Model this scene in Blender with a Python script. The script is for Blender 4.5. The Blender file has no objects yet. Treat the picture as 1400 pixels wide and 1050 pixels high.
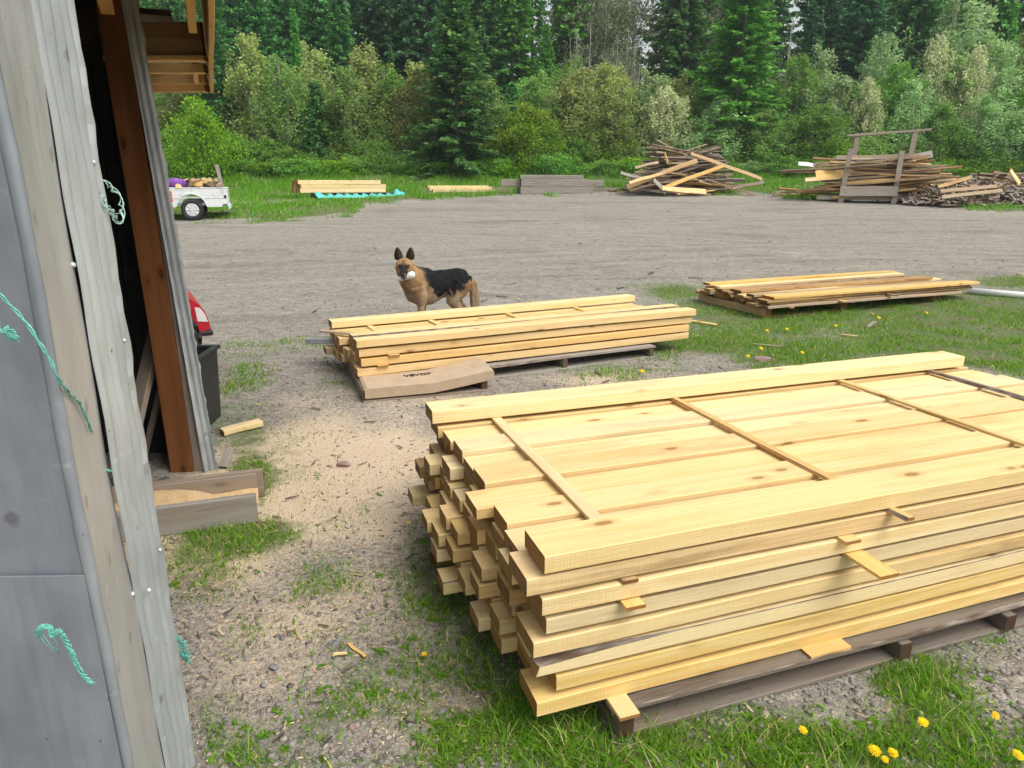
import bpy, bmesh, math, random
import numpy as np
from mathutils import Vector, Matrix, Euler

C = bpy.context.scene.collection
R = math.radians
rng = random.Random(7)
NR = np.random.default_rng(11)

# ------------------------------------------------------------------ camera model (used for siting things on the ground)
F, CAMH = 940.0, 1.6
PITCH = math.atan(275 / 940)
SP, CP = math.sin(PITCH), math.cos(PITCH)

def softplus(t, k=1.2):
    return np.log1p(np.exp(np.clip(t / k, -30, 30))) * k

def ground_z(x, y):
    """yard: level near the shed, then rising gently to the verge and faster under the trees"""
    x = np.asarray(x, float); y = np.asarray(y, float)
    z = .0525 * softplus(np.minimum(y, 400) - 9.0) + .16 * (softplus(y - 31.8, .7) - softplus(y - 37.5, 1.0)) - .045 * softplus(y - 60.0, 4.0)
    return z

def gz(x, y):
    return float(ground_z(x, y))

def ray(px, py):
    u = (px - 700) / F; v = (py - 525) / F
    return (u, CP - v * SP, -(SP + v * CP))

def on_ground(px, py):
    r = ray(px, py)
    t = .5; step = .05
    while t < 80:
        if CAMH + r[2] * t <= gz(r[0] * t, r[1] * t):
            break
        t += step * max(1, t * .1)
    a, b = t - step * max(1, t * .1), t
    for _ in range(30):
        m = (a + b) / 2
        if CAMH + r[2] * m <= gz(r[0] * m, r[1] * m): b = m
        else: a = m
    return Vector((r[0] * b, r[1] * b, gz(r[0] * b, r[1] * b)))

def at_depth(px, py, Y):
    r = ray(px, py); t = Y / r[1]
    return Vector((r[0] * t, Y, CAMH + r[2] * t))

def at_height(px, py, z):
    r = ray(px, py); t = (z - CAMH) / r[2]
    return Vector((r[0] * t, r[1] * t, z))

# ------------------------------------------------------------------ materials
def new_mat(name):
    m = bpy.data.materials.new(name); m.use_nodes = True
    nt = m.node_tree
    for n in list(nt.nodes): nt.nodes.remove(n)
    out = nt.nodes.new('ShaderNodeOutputMaterial')
    return m, nt, out

class NT:
    def __init__(s, nt): s.nt = nt
    def n(s, t, **kw):
        nd = s.nt.nodes.new(t)
        ins = kw.pop('ins', {})
        for k, v in kw.items(): setattr(nd, k, v)
        for k, v in ins.items():
            if hasattr(v, 'is_linked') or hasattr(v, 'links'): s.nt.links.new(v, nd.inputs[k])
            else: nd.inputs[k].default_value = v
        return nd
    def math(s, op, a, b=None, c=None, clamp=False):
        nd = s.nt.nodes.new('ShaderNodeMath'); nd.operation = op; nd.use_clamp = clamp
        for i, v in enumerate((a, b, c)):
            if v is None: continue
            if isinstance(v, (int, float)): nd.inputs[i].default_value = v
            else: s.nt.links.new(v, nd.inputs[i])
        return nd.outputs[0]
    def mix(s, f, a, b, mode='MIX'):
        nd = s.nt.nodes.new('ShaderNodeMix'); nd.data_type = 'RGBA'; nd.blend_type = mode
        nd.clamp_factor = True
        for sock, v in ((nd.inputs[0], f), (nd.inputs[6], a), (nd.inputs[7], b)):
            if isinstance(v, (int, float)): sock.default_value = v
            elif isinstance(v, tuple): sock.default_value = v if len(v) == 4 else v + (1,)
            else: s.nt.links.new(v, sock)
        return nd.outputs[2]
    def ramp(s, f, stops, interp='LINEAR'):
        nd = s.nt.nodes.new('ShaderNodeValToRGB'); cr = nd.color_ramp; cr.interpolation = interp
        while len(cr.elements) < len(stops): cr.elements.new(.5)
        for e, (p, c) in zip(cr.elements, stops):
            e.position = p; e.color = (c, c, c, 1) if isinstance(c, (int, float)) else tuple(c) + (1,)
        s.nt.links.new(f, nd.inputs[0]); return nd.outputs[0]
    def smooth(s, f, a, b):
        nd = s.nt.nodes.new('ShaderNodeMapRange'); nd.interpolation_type = 'SMOOTHSTEP'; nd.clamp = True
        s.nt.links.new(f, nd.inputs[0]); nd.inputs[1].default_value = a; nd.inputs[2].default_value = b
        return nd.outputs[0]
    def noise(s, vec, scale, detail=3, rough=.55, dist=0.0):
        nd = s.n('ShaderNodeTexNoise'); nd.inputs['Scale'].default_value = scale
        nd.inputs['Detail'].default_value = detail; nd.inputs['Roughness'].default_value = rough
        nd.inputs['Distortion'].default_value = dist
        s.nt.links.new(vec, nd.inputs['Vector']); return nd.outputs['Fac']
    def vor(s, vec, scale, feature='F1'):
        nd = s.n('ShaderNodeTexVoronoi', feature=feature); nd.inputs['Scale'].default_value = scale
        s.nt.links.new(vec, nd.inputs['Vector']); return nd
    def vmul(s, vec, v):
        nd = s.n('ShaderNodeVectorMath', operation='MULTIPLY'); s.nt.links.new(vec, nd.inputs[0]); nd.inputs[1].default_value = v
        return nd.outputs[0]
    def vadd(s, vec, v):
        nd = s.n('ShaderNodeVectorMath', operation='ADD'); s.nt.links.new(vec, nd.inputs[0])
        if isinstance(v, tuple): nd.inputs[1].default_value = v
        else: s.nt.links.new(v, nd.inputs[1])
        return nd.outputs[0]
    def bump(s, h, strength, dist, normal=None):
        nd = s.n('ShaderNodeBump'); nd.inputs['Strength'].default_value = strength; nd.inputs['Distance'].default_value = dist
        s.nt.links.new(h, nd.inputs['Height'])
        if normal is not None: s.nt.links.new(normal, nd.inputs['Normal'])
        return nd.outputs[0]
    def bsdf(s, out, color, rough=.6, spec=.3, metal=0.0, normal=None):
        b = s.n('ShaderNodeBsdfPrincipled')
        for k, v in (('Base Color', color), ('Roughness', rough), ('Specular IOR Level', spec), ('Metallic', metal)):
            if isinstance(v, (int, float)): b.inputs[k].default_value = v
            elif isinstance(v, tuple): b.inputs[k].default_value = v if len(v) == 4 else v + (1,)
            else: s.nt.links.new(v, b.inputs[k])
        if normal is not None: s.nt.links.new(normal, b.inputs['Normal'])
        if out is not None: s.nt.links.new(b.outputs[0], out.inputs[0])
        return b

def obj_coords(T):
    """object coordinates shifted by a different amount for every object"""
    tc = T.n('ShaderNodeTexCoord').outputs['Object']
    rnd = T.n('ShaderNodeObjectInfo').outputs['Random']
    cx = T.n('ShaderNodeCombineXYZ')
    for i, k in enumerate((41.3, 17.7, 29.1)):
        T.nt.links.new(T.math('MULTIPLY', rnd, k), cx.inputs[i])
    return tc, T.vadd(tc, cx.outputs[0]), rnd

def wood_mat(name, pale, dark, knot=(.30, .15, .05), streak=.5, rough=.65, grey=None, stain=.0, ringw=.35, var=.2, endg_shade=1.0):
    """solid wood: growth rings round a pith off to one side, fibres along X, knots, saw fuzz"""
    m, nt, out = new_mat(name); T = NT(nt)
    tc, v, rnd = obj_coords(T)
    r2 = T.math('FRACT', T.math('MULTIPLY', rnd, 7.31)); r3 = T.math('FRACT', T.math('MULTIPLY', rnd, 23.7))
    r4 = T.math('FRACT', T.math('MULTIPLY', rnd, 91.3))
    sep = T.n('ShaderNodeSeparateXYZ'); nt.links.new(tc, sep.inputs[0])
    wob = T.noise(T.vmul(v, (.9, 5, 5)), 1.0, 2)
    yy = T.math('ADD', sep.outputs[1], T.math('MULTIPLY_ADD', r2, .26, -.18))
    zz = T.math('ADD', sep.outputs[2], T.math('MULTIPLY_ADD', r3, .16, -.14))
    rad = T.math('SQRT', T.math('ADD', T.math('MULTIPLY', yy, yy), T.math('MULTIPLY', zz, zz)))
    rad = T.math('MULTIPLY_ADD', wob, .035, rad)
    ring = T.math('MULTIPLY_ADD', T.math('SINE', T.math('MULTIPLY', rad, 720.0)), .5, .5)
    ring = T.math('POWER', ring, 2.2)
    band = T.noise(T.vmul(v, (.7, 16, 16)), 1.0, 3)
    fib = T.noise(T.vmul(v, (6, 240, 240)), 1.0, 2)
    blotch = T.noise(T.vmul(v, (1.6, 3.5, 3.5)), 1.0, 3)
    f = T.math('MULTIPLY', ring, ringw)
    f = T.math('MULTIPLY_ADD', T.smooth(band, .35, .75), streak, f)
    f = T.math('MULTIPLY_ADD', T.math('SUBTRACT', fib, .5), .35, f)
    f = T.math('MULTIPLY_ADD', T.math('SUBTRACT', r4, .5), var * 2, f)
    sawf = T.noise(T.vmul(v, (95, 5, 5)), 1.0, 3, .7)
    f = T.math('MULTIPLY_ADD', T.math('SUBTRACT', sawf, .5), .28, f)
    f = T.math('MULTIPLY_ADD', T.smooth(blotch, .52, .8), .38, f, clamp=True)
    col = T.mix(f, pale, dark)
    # knots
    kv = T.vor(T.vadd(T.vmul(v, (3.4, 8.5, 8.5)), (0, 0, 0)), 1.0)
    kd = T.math('MULTIPLY_ADD', T.noise(T.vmul(v, (14, 30, 30)), 1, 2), .06, kv.outputs['Distance'])
    halo = T.smooth(kd, .30, .14); core = T.smooth(kd, .155, .125)
    kon = T.math('GREATER_THAN', T.n('ShaderNodeSeparateColor', ins={0: kv.outputs['Color']}).outputs[0], .22)
    col = T.mix(T.math('MULTIPLY', T.math('MULTIPLY', halo, kon), .45), col, tuple(c * .72 for c in dark))
    col = T.mix(T.math('MULTIPLY', T.math('MULTIPLY', core, kon), .8), col, knot)
    if stain > 0:
        st = T.noise(T.vmul(v, (1.1, 8, 8)), 1.0, 4, .65)
        col = T.mix(T.math('MULTIPLY', T.smooth(st, .52, .7), stain), col, tuple(c * .42 for c in dark))
    if grey is not None:
        gn = T.noise(T.vmul(v, (2.2, 30, 30)), 1.0, 4, .65)
        col = T.mix(T.smooth(gn, .3, .7), col, grey)
    hsn = T.n('ShaderNodeHueSaturation'); nt.links.new(col, hsn.inputs['Color'])
    nt.links.new(T.math('MULTIPLY_ADD', r3, .012, .496), hsn.inputs['Hue']); nt.links.new(T.math('MULTIPLY_ADD', r2, .20, .86), hsn.inputs['Value']); nt.links.new(T.math('MULTIPLY_ADD', r4, .18, .95), hsn.inputs['Saturation'])
    col = hsn.outputs[0]
    # end grain darker than long faces; colour deepened to paint in the ends' shade
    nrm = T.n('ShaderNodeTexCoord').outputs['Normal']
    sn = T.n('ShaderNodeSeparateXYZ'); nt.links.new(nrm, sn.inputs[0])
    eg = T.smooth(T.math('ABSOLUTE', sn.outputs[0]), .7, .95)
    col = T.mix(T.math('MULTIPLY', eg, endg_shade), col, T.mix(1.0, col, (.43, .31, .21), 'MULTIPLY'))
    saw = T.noise(T.vmul(v, (170, 9, 9)), 1.0, 2)
    h = T.math('ADD', T.math('MULTIPLY', fib, .6), T.math('MULTIPLY', saw, .5))
    T.bsdf(out, col, rough, .25, 0, T.bump(h, .85, .003))
    return m

def bark_mat(name, c1=(.10, .065, .045), c2=(.30, .26, .22)):
    m, nt, out = new_mat(name); T = NT(nt)
    tc, v, rnd = obj_coords(T)
    a = T.noise(T.vmul(v, (5, 30, 30)), 1.0, 4, .7)
    b = T.vor(T.vmul(v, (14, 45, 45)), 1.0).outputs['Distance']
    f = T.smooth(T.math('ADD', a, T.math('MULTIPLY', b, .35)), .45, .95)
    T.bsdf(out, T.mix(f, c1, c2), .9, .1, 0, T.bump(f, .8, .006))
    return m

def plain_mat(name, col, rough=.5, spec=.4, metal=0., vary=.12, scale=14., dirt=None, dscale=3., bump=.15):
    m, nt, out = new_mat(name); T = NT(nt)
    tc, v, rnd = obj_coords(T)
    n1 = T.noise(v, scale, 4, .6)
    c = T.mix(T.math('MULTIPLY', T.smooth(n1, .3, .7), 1.0), tuple(max(0, x * (1 - vary)) for x in col), tuple(min(1, x * (1 + vary)) for x in col))
    if dirt is not None:
        c = T.mix(T.math('MULTIPLY', T.smooth(T.noise(v, dscale, 5, .65), .5, .72), .75), c, dirt)
    T.bsdf(out, c, rough, spec, metal, T.bump(n1, bump, .004))
    return m

def foliage_mat(name, c1, c2, under=None, trans=.3, hue=.0, straw=None):
    """leaf or needle: tint attribute chooses between old and new growth; the underside of a leaf can be pale"""
    m, nt, out = new_mat(name); T = NT(nt)
    at = T.n('ShaderNodeAttribute', attribute_name='tint').outputs['Fac']
    rnd = T.n('ShaderNodeObjectInfo').outputs['Random']
    c = T.mix(at, c1, c2)
    if straw is not None: c = T.mix(T.smooth(at, .86, .90), c, straw)
    hs = T.n('ShaderNodeHueSaturation'); nt.links.new(c, hs.inputs['Color'])
    nt.links.new(T.math('MULTIPLY_ADD', rnd, .5, 1.0), hs.inputs['Value']); hs.inputs['Saturation'].default_value = 1.2
    nt.links.new(T.math('MULTIPLY_ADD', rnd, .028, .497), hs.inputs['Hue'])
    c = hs.outputs[0]
    if under is not None:
        bf = T.n('ShaderNodeNewGeometry').outputs['Backfacing']
        c = T.mix(T.math('MULTIPLY', bf, .45), c, under)
    b = T.bsdf(None, c, .55, .25)
    tr = T.n('ShaderNodeBsdfTranslucent'); nt.links.new(c, tr.inputs[0])
    mx = T.n('ShaderNodeMixShader', ins={0: trans}); nt.links.new(b.outputs[0], mx.inputs[1]); nt.links.new(tr.outputs[0], mx.inputs[2])
    nt.links.new(mx.outputs[0], out.inputs[0])
    return m

M = {}
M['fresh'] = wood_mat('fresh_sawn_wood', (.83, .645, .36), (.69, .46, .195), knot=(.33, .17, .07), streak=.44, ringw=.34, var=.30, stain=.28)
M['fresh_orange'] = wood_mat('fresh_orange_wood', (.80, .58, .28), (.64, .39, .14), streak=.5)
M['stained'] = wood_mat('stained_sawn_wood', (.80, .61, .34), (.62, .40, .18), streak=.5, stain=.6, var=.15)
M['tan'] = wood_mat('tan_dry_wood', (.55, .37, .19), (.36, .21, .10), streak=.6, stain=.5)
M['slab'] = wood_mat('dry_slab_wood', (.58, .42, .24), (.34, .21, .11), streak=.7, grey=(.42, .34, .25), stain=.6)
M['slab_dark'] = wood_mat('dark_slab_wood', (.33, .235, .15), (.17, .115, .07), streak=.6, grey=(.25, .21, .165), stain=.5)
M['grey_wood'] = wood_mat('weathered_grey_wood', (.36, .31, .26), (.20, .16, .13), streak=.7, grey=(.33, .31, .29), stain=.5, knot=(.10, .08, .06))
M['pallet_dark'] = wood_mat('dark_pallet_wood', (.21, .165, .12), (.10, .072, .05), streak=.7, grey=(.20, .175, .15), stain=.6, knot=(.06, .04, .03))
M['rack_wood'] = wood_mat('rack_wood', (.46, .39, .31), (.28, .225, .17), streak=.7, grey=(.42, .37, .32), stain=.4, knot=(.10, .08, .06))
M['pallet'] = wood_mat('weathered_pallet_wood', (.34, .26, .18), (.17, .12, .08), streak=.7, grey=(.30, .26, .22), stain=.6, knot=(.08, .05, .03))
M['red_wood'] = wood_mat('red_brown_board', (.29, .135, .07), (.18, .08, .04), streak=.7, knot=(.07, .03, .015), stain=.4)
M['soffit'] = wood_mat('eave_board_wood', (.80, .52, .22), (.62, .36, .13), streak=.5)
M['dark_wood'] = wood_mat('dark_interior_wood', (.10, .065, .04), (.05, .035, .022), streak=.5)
M['bark'] = bark_mat('bark')
M['trunk'] = bark_mat('spruce_trunk_bark', (.07, .055, .045), (.20, .17, .15))
M['pale_trunk'] = bark_mat('pale_trunk_bark', (.25, .23, .20), (.50, .48, .44))
M['cardboard'] = plain_mat('brown_cardboard', (.47, .365, .255), .85, .1, vary=.06, scale=9, dirt=(.40, .27, .16), dscale=5)
M['ink'] = plain_mat('black_print_ink', (.035, .03, .03), .8, .1)
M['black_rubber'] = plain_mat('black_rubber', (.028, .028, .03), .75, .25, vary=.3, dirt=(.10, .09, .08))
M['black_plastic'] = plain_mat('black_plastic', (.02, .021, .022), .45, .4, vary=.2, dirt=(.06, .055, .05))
M['red_paint'] = plain_mat('red_paint', (.52, .015, .03), .35, .5, vary=.1)
M['white_paint'] = plain_mat('white_vehicle_paint', (.66, .69, .69), .35, .5, vary=.05, dirt=(.40, .38, .34), dscale=2.5)
M['white_plain'] = plain_mat('white_plastic', (.78, .78, .76), .45, .4, vary=.05)
M['rim'] = plain_mat('silver_wheel_rim', (.68, .70, .72), .35, .5, .3)
M['lamp_orange'] = plain_mat('orange_red_lens', (.72, .10, .02), .25, .5)
M['purple'] = plain_mat('purple_plastic', (.20, .06, .33), .5, .4)
M['teal'] = plain_mat('teal_tarp_plastic', (.10, .52, .47), .5, .35, vary=.25, scale=30)
M['twine'] = plain_mat('teal_twine', (.16, .50, .42), .6, .3, vary=.25, scale=160)
M['twine_pale'] = plain_mat('pale_green_twine', (.42, .62, .52), .6, .3, vary=.25, scale=160)
M['steel'] = plain_mat('dull_steel_tube', (.33, .35, .37), .5, .5, .4, vary=.15, scale=20)
M['screw'] = plain_mat('pale_screw_head', (.62, .64, .63), .35, .5, .4)
M['stone'] = plain_mat('grey_stone', (.20, .185, .185), .85, .2, vary=.3, scale=40, bump=.5)
M['stone_red'] = plain_mat('reddish_stone', (.30, .20, .19), .85, .2, vary=.25, scale=40, bump=.5)

def metal_sheet(name, c1, c2, spots=(.12, .11, .12), rust=None, rough=.42, metal=.35, sc=1.0, runs=.5):
    m, nt, out = new_mat(name); T = NT(nt)
    tc = T.n('ShaderNodeTexCoord').outputs['Object']
    big = T.noise(T.vmul(tc, (3, 3, 1.1)), 1.4 * sc, 4, .6)
    fine = T.noise(T.vmul(tc, (30, 30, 7)), 1.0, 4, .6)
    c = T.mix(T.smooth(T.math('MULTIPLY_ADD', fine, .35, T.math('MULTIPLY', big, .8)), .35, .8), c1, c2)
    sp = T.vor(tc, 7.0); sp2 = T.noise(tc, 60, 3, .6)
    sd = T.math('MULTIPLY_ADD', sp2, .14, sp.outputs['Distance'])
    c = T.mix(T.math('MULTIPLY', T.smooth(sd, .20, .12), .7), c, spots)
    sq = T.vor(T.vmul(tc, (1, 1, .55)), 34.0); sqd = T.math('MULTIPLY_ADD', sp2, .30, sq.outputs['Distance'])
    c = T.mix(T.math('MULTIPLY', T.smooth(sqd, .225, .19), .75), c, spots)
    run = T.noise(T.vmul(tc, (70, 70, 1.6)), 1.0, 5, .7)
    c = T.mix(T.math('MULTIPLY', T.smooth(run, .50, .75), .40 * runs), c, tuple(x * .55 for x in c1))
    c = T.mix(T.math('MULTIPLY', T.smooth(run, .42, .28), .30 * runs), c, tuple(min(1, x * 1.35) for x in c2))
    scuff = T.noise(T.vmul(tc, (9, 9, 26)), 1.0, 5, .7)
    c = T.mix(T.math('MULTIPLY', T.smooth(scuff, .62, .74), .35), c, tuple(min(1, x * 1.5) for x in c2))
    if rust is not None:
        c = T.mix(T.math('MULTIPLY', T.smooth(T.noise(T.vmul(tc, (22, 22, 10)), 1.0, 5, .7), .66, .74), .8), c, rust)
    dent = T.noise(tc, 5.0, 2, .5)
    nrm = T.bump(T.math('MULTIPLY_ADD', fine, .06, dent), .35, .03)
    T.bsdf(out, c, T.math('MULTIPLY_ADD', fine, .3, rough - .12), .45, metal, nrm)
    return m
M['metal_dark'] = metal_sheet('dark_grey_metal_sheet', (.185, .205, .235), (.28, .30, .33), rust=(.16, .09, .06), rough=.5, metal=.2)
M['metal_trim'] = metal_sheet('grey_metal_trim', (.20, .225, .25), (.36, .38, .40), rust=(.14, .08, .05), metal=.3)
M['metal_flash'] = metal_sheet('pale_flashing', (.47, .465, .455), (.60, .60, .59), spots=(.30, .27, .25), rough=.40, metal=.45, runs=.35, rust=(.30, .22, .16))
M['metal_corr'] = metal_sheet('weathered_corrugated_metal', (.33, .355, .36), (.50, .53, .53), spots=(.13, .14, .16), metal=.2)
M['weather_strip'] = metal_sheet('weathered_cladding', (.23, .25, .26), (.47, .48, .47), spots=(.10, .11, .12), metal=.1, rough=.7)

# ------------------------------------------------------------------ mesh helpers
def link_mesh(name, verts, faces, mat, parent=None, smooth=False, loc=None, rot=None, fmat=None, tint=None):
    me = bpy.data.meshes.new(name)
    if isinstance(verts, np.ndarray) and isinstance(faces, np.ndarray):
        k = faces.shape[1]
        me.vertices.add(len(verts)); me.vertices.foreach_set('co', np.ascontiguousarray(verts, np.float32).ravel())
        me.loops.add(faces.size); me.loops.foreach_set('vertex_index', np.ascontiguousarray(faces, np.int32).ravel())
        me.polygons.add(len(faces)); me.polygons.foreach_set('loop_start', np.arange(0, faces.size, k, dtype=np.int32))
        me.update(calc_edges=True); me.validate()
    else:
        me.from_pydata([tuple(v) for v in verts], [], [tuple(f) for f in faces]); me.update()
    mats = mat if isinstance(mat, (list, tuple)) else [mat]
    for mm in mats: me.materials.append(mm)
    if fmat is not None: me.polygons.foreach_set('material_index', np.asarray(fmat, np.int32))
    if smooth: me.polygons.foreach_set('use_smooth', np.ones(len(me.polygons), bool))
    if tint is not None:
        a = me.attributes.new('tint', 'FLOAT', 'POINT'); a.data.foreach_set('value', np.asarray(tint, np.float32))
    o = bpy.data.objects.new(name, me); C.objects.link(o)
    if parent is not None: o.parent = parent
    if loc is not None: o.location = loc
    if rot is not None: o.rotation_euler = rot
    return o

class MB:
    """collects boxes, bars and tubes into one mesh"""
    def __init__(s): s.v = []; s.f = []; s.fm = []
    def add(s, verts, faces, mi=0):
        b = len(s.v); s.v += [tuple(v) for v in verts]
        for f in faces: s.f.append(tuple(i + b for i in f)); s.fm.append(mi)
        return s
    def box(s, lo, hi, mi=0, M4=None, bev=0.0):
        bm = bmesh.new(); bmesh.ops.create_cube(bm, size=1)
        c = [(a + b) / 2 for a, b in zip(lo, hi)]; d = [abs(b - a) for a, b in zip(lo, hi)]
        for v in bm.verts: v.co = Vector((c[0] + v.co.x * d[0], c[1] + v.co.y * d[1], c[2] + v.co.z * d[2]))
        if bev > 0: bmesh.ops.bevel(bm, geom=bm.edges[:], offset=min(bev, min(d) * .45), segments=2, affect='EDGES', profile=.5)
        if M4 is not None: bm.transform(M4)
        bm.verts.index_update()
        s.add([v.co[:] for v in bm.verts], [[v.index for v in f.verts] for f in bm.faces], mi); bm.free(); return s
    def tube(s, pts, rads, n=8, mi=0, caps=True):
        pts = [Vector(p) for p in pts]
        if isinstance(rads, (int, float)): rads = [rads] * len(pts)
        ring = []; prev = None
        for i, p in enumerate(pts):
            d = (pts[min(i + 1, len(pts) - 1)] - pts[max(i - 1, 0)])
            d = d.normalized() if d.length > 1e-9 else Vector((0, 0, 1))
            ref = prev if prev is not None else (Vector((0, 0, 1)) if abs(d.z) < .9 else Vector((1, 0, 0)))
            a = (ref - d * ref.dot(d)); a = a.normalized() if a.length > 1e-6 else d.orthogonal().normalized()
            b = d.cross(a); prev = a
            r = rads[i]; r = r if isinstance(r, tuple) else (r, r)
            ring.append([p + a * math.cos(2 * math.pi * k / n) * r[0] + b * math.sin(2 * math.pi * k / n) * r[1] for k in range(n)])
        vs = [v for rg in ring for v in rg]; fs = []
        for i in range(len(ring) - 1):
            for k in range(n):
                k2 = (k + 1) % n
                fs.append((i * n + k, i * n + k2, (i + 1) * n + k2, (i + 1) * n + k))
        if caps: fs.append(tuple(reversed(range(n)))); fs.append(tuple(range((len(ring) - 1) * n, len(ring) * n)))
        s.add(vs, fs, mi); return s
    def prism(s, poly, y0, y1, mi=0):
        """poly in xz, extruded in y"""
        n = len(poly)
        vs = [(x, y0, z) for x, z in poly] + [(x, y1, z) for x, z in poly]
        fs = [tuple(range(n)), tuple(reversed(range(n, 2 * n)))] + [(i, i + n, (i + 1) % n + n, (i + 1) % n) for i in range(n)]
        s.add(vs, fs, mi); return s
    def build(s, name, mat, parent=None, smooth=False, loc=None, rot=None):
        o = link_mesh(name, s.v, s.f, mat, parent, smooth, loc, rot, fmat=s.fm if isinstance(mat, (list, tuple)) else None)
        bm = bmesh.new(); bm.from_mesh(o.data); bmesh.ops.recalc_face_normals(bm, faces=bm.faces[:]); bm.to_mesh(o.data); bm.free()
        return o

def tag(o, label=None, cat=None, group=None, kind=None):
    if label: o['label'] = label
    if cat: o['category'] = cat
    if group: o['group'] = group
    if kind: o['kind'] = kind
    return o

def empty(name, loc, rz=0, label=None, cat=None, group=None):
    o = bpy.data.objects.new(name, None); C.objects.link(o)
    o.empty_display_size = .1; o.location = loc; o.rotation_euler = (0, 0, rz)
    return tag(o, label, cat, group)

def copy_thing(o, loc, rot, scale=(1, 1, 1), label=None, group=None):
    c = o.copy(); C.objects.link(c); c.location = loc; c.rotation_euler = rot; c.scale = scale
    if label: c['label'] = label
    if group: c['group'] = group
    for ch in list(o.children):
        d = ch.copy(); C.objects.link(d); d.parent = c
        for g in list(ch.children):
            e = g.copy(); C.objects.link(e); e.parent = d
    return c

ORD = ['first', 'second', 'third', 'fourth', 'fifth', 'sixth', 'seventh', 'eighth', 'ninth', 'tenth', 'eleventh', 'twelfth', 'thirteenth', 'fourteenth']

def vnoise(x, y, seed=0):
    """value noise, numpy"""
    xi = np.floor(x).astype(np.int64); yi = np.floor(y).astype(np.int64)
    xf = x - xi; yf = y - yi
    def h(a, b):
        n = (a * 374761393 + b * 668265263 + seed * 974711) & 0x7fffffff
        n = ((n ^ (n >> 13)) * 1274126177) & 0x7fffffff
        return ((n ^ (n >> 16)) & 0xffff) / 65535.0
    u = xf * xf * (3 - 2 * xf); w = yf * yf * (3 - 2 * yf)
    return (h(xi, yi) * (1 - u) + h(xi + 1, yi) * u) * (1 - w) + (h(xi, yi + 1) * (1 - u) + h(xi + 1, yi + 1) * u) * w

def fbm(x, y, seed=0, octv=4):
    s = 0; a = .5; t = 0
    for i in range(octv):
        s = s + a * vnoise(x * 2 ** i + i * 17.3, y * 2 ** i + i * 9.1, seed + i); t += a; a *= .5
    return s / t

# ------------------------------------------------------------------ boards
def board_mesh(name, L, W, T, r, mats, bow=.003, wane=0., wane_side=1, bev=.003, nseg=None, ragged=0., taper=0., wane_len=0.):
    """one sawn board from x=0..L, y centred, z=0..T; gently bowed; a waney edge shows bark"""
    nseg = nseg or max(6, int(L / .22))
    prof_n = 8
    ph = [r.uniform(0, 6.28) for _ in range(6)]
    V = []; fm = []; Fc = []
    for i in range(nseg + 1):
        t = i / nseg; x = L * t
        if i == 0: x += r.uniform(-1, 1) * .004
        dy = bow * (math.sin(t * 3.1 + ph[0]) + .5 * math.sin(t * 9 + ph[1]))
        dz = bow * .35 * (math.sin(t * 4.0 + ph[2]) + .4 * math.sin(t * 11 + ph[3]))
        w = W * (1 + .012 * math.sin(t * 7 + ph[4])) * (1 - taper * t)
        tk = T
        b = bev
        wn = 0.
        if wane > 0:
            wn = max(0., wane * (.45 + .55 * math.sin(t * r.uniform(4, 5) + ph[5])) + r.uniform(-.004, .004))
        if wane_len: wn = max(0., wn * (1 - x / wane_len))
        c = [(-w / 2, b), (-w / 2, tk - b), (-w / 2 + b, tk), (w / 2 - b, tk), (w / 2, tk - b), (w / 2, b), (w / 2 - b, 0), (-w / 2 + b, 0)]
        if wn > 0:
            k = min(wn, tk * .85)
            if wane_side > 0:
                c[3] = (w / 2 - b - wn * 1.3, tk); c[4] = (w / 2, tk - b - k)
            else:
                c[2] = (-w / 2 + b + wn * 1.3, tk); c[1] = (-w / 2, tk - b - k)
        tw = .004 * math.sin(t * 2 + ph[4])
        for (yy, zz) in c:
            xx = x
            if i in (0, nseg) and ragged > 0: xx += r.uniform(-ragged, ragged)
            V.append((xx, yy + dy, zz + dz + tw * yy))
    wf = (3 if wane_side > 0 else 1)
    for i in range(nseg):
        for k in range(8):
            k2 = (k + 1) % 8
            Fc.append((i * 8 + k, (i + 1) * 8 + k, (i + 1) * 8 + k2, i * 8 + k2))
            fm.append(1 if (wane > 0 and k == wf and len(mats) > 1) else 0)
    Fc.append(tuple(range(8))); fm.append(0)
    Fc.append(tuple(reversed(range(nseg * 8, nseg * 8 + 8)))); fm.append(0)
    me = bpy.data.meshes.new(name); me.from_pydata(V, [], Fc); me.update()
    for mm in mats: me.materials.append(mm)
    me.polygons.foreach_set('material_index', np.asarray(fm, np.int32))
    bm = bmesh.new(); bm.from_mesh(me); bmesh.ops.recalc_face_normals(bm, faces=bm.faces[:]); bm.to_mesh(me); bm.free()
    return me

def board(name, L, W, T, mats, loc, rot, r, label=None, cat=None, group=None, parent=None, **kw):
    mats = mats if isinstance(mats, (list, tuple)) else [mats]
    me = board_mesh(name, L, W, T, r, mats, **kw)
    o = bpy.data.objects.new(name, me); C.objects.link(o)
    o.location = loc; o.rotation_euler = rot
    if parent is not None: o.parent = parent
    return tag(o, label, cat, group)

class Frame:
    """a stack's own axes: u along the boards, n across them (away from the viewer)"""
    def __init__(s, ox, oy, ang, oz=0.):
        s.o = (ox, oy, oz); s.a = ang; s.u = (math.cos(ang), math.sin(ang)); s.n = (-math.sin(ang), math.cos(ang))
    def p(s, u, n, z=0.):
        return Vector((s.o[0] + s.u[0] * u + s.n[0] * n, s.o[1] + s.u[1] * u + s.n[1] * n, s.o[2] + z))
# ================================================================== LUMBER STACKS
def ordn(k): return ORD[k] if k < len(ORD) else 'last'

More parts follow.
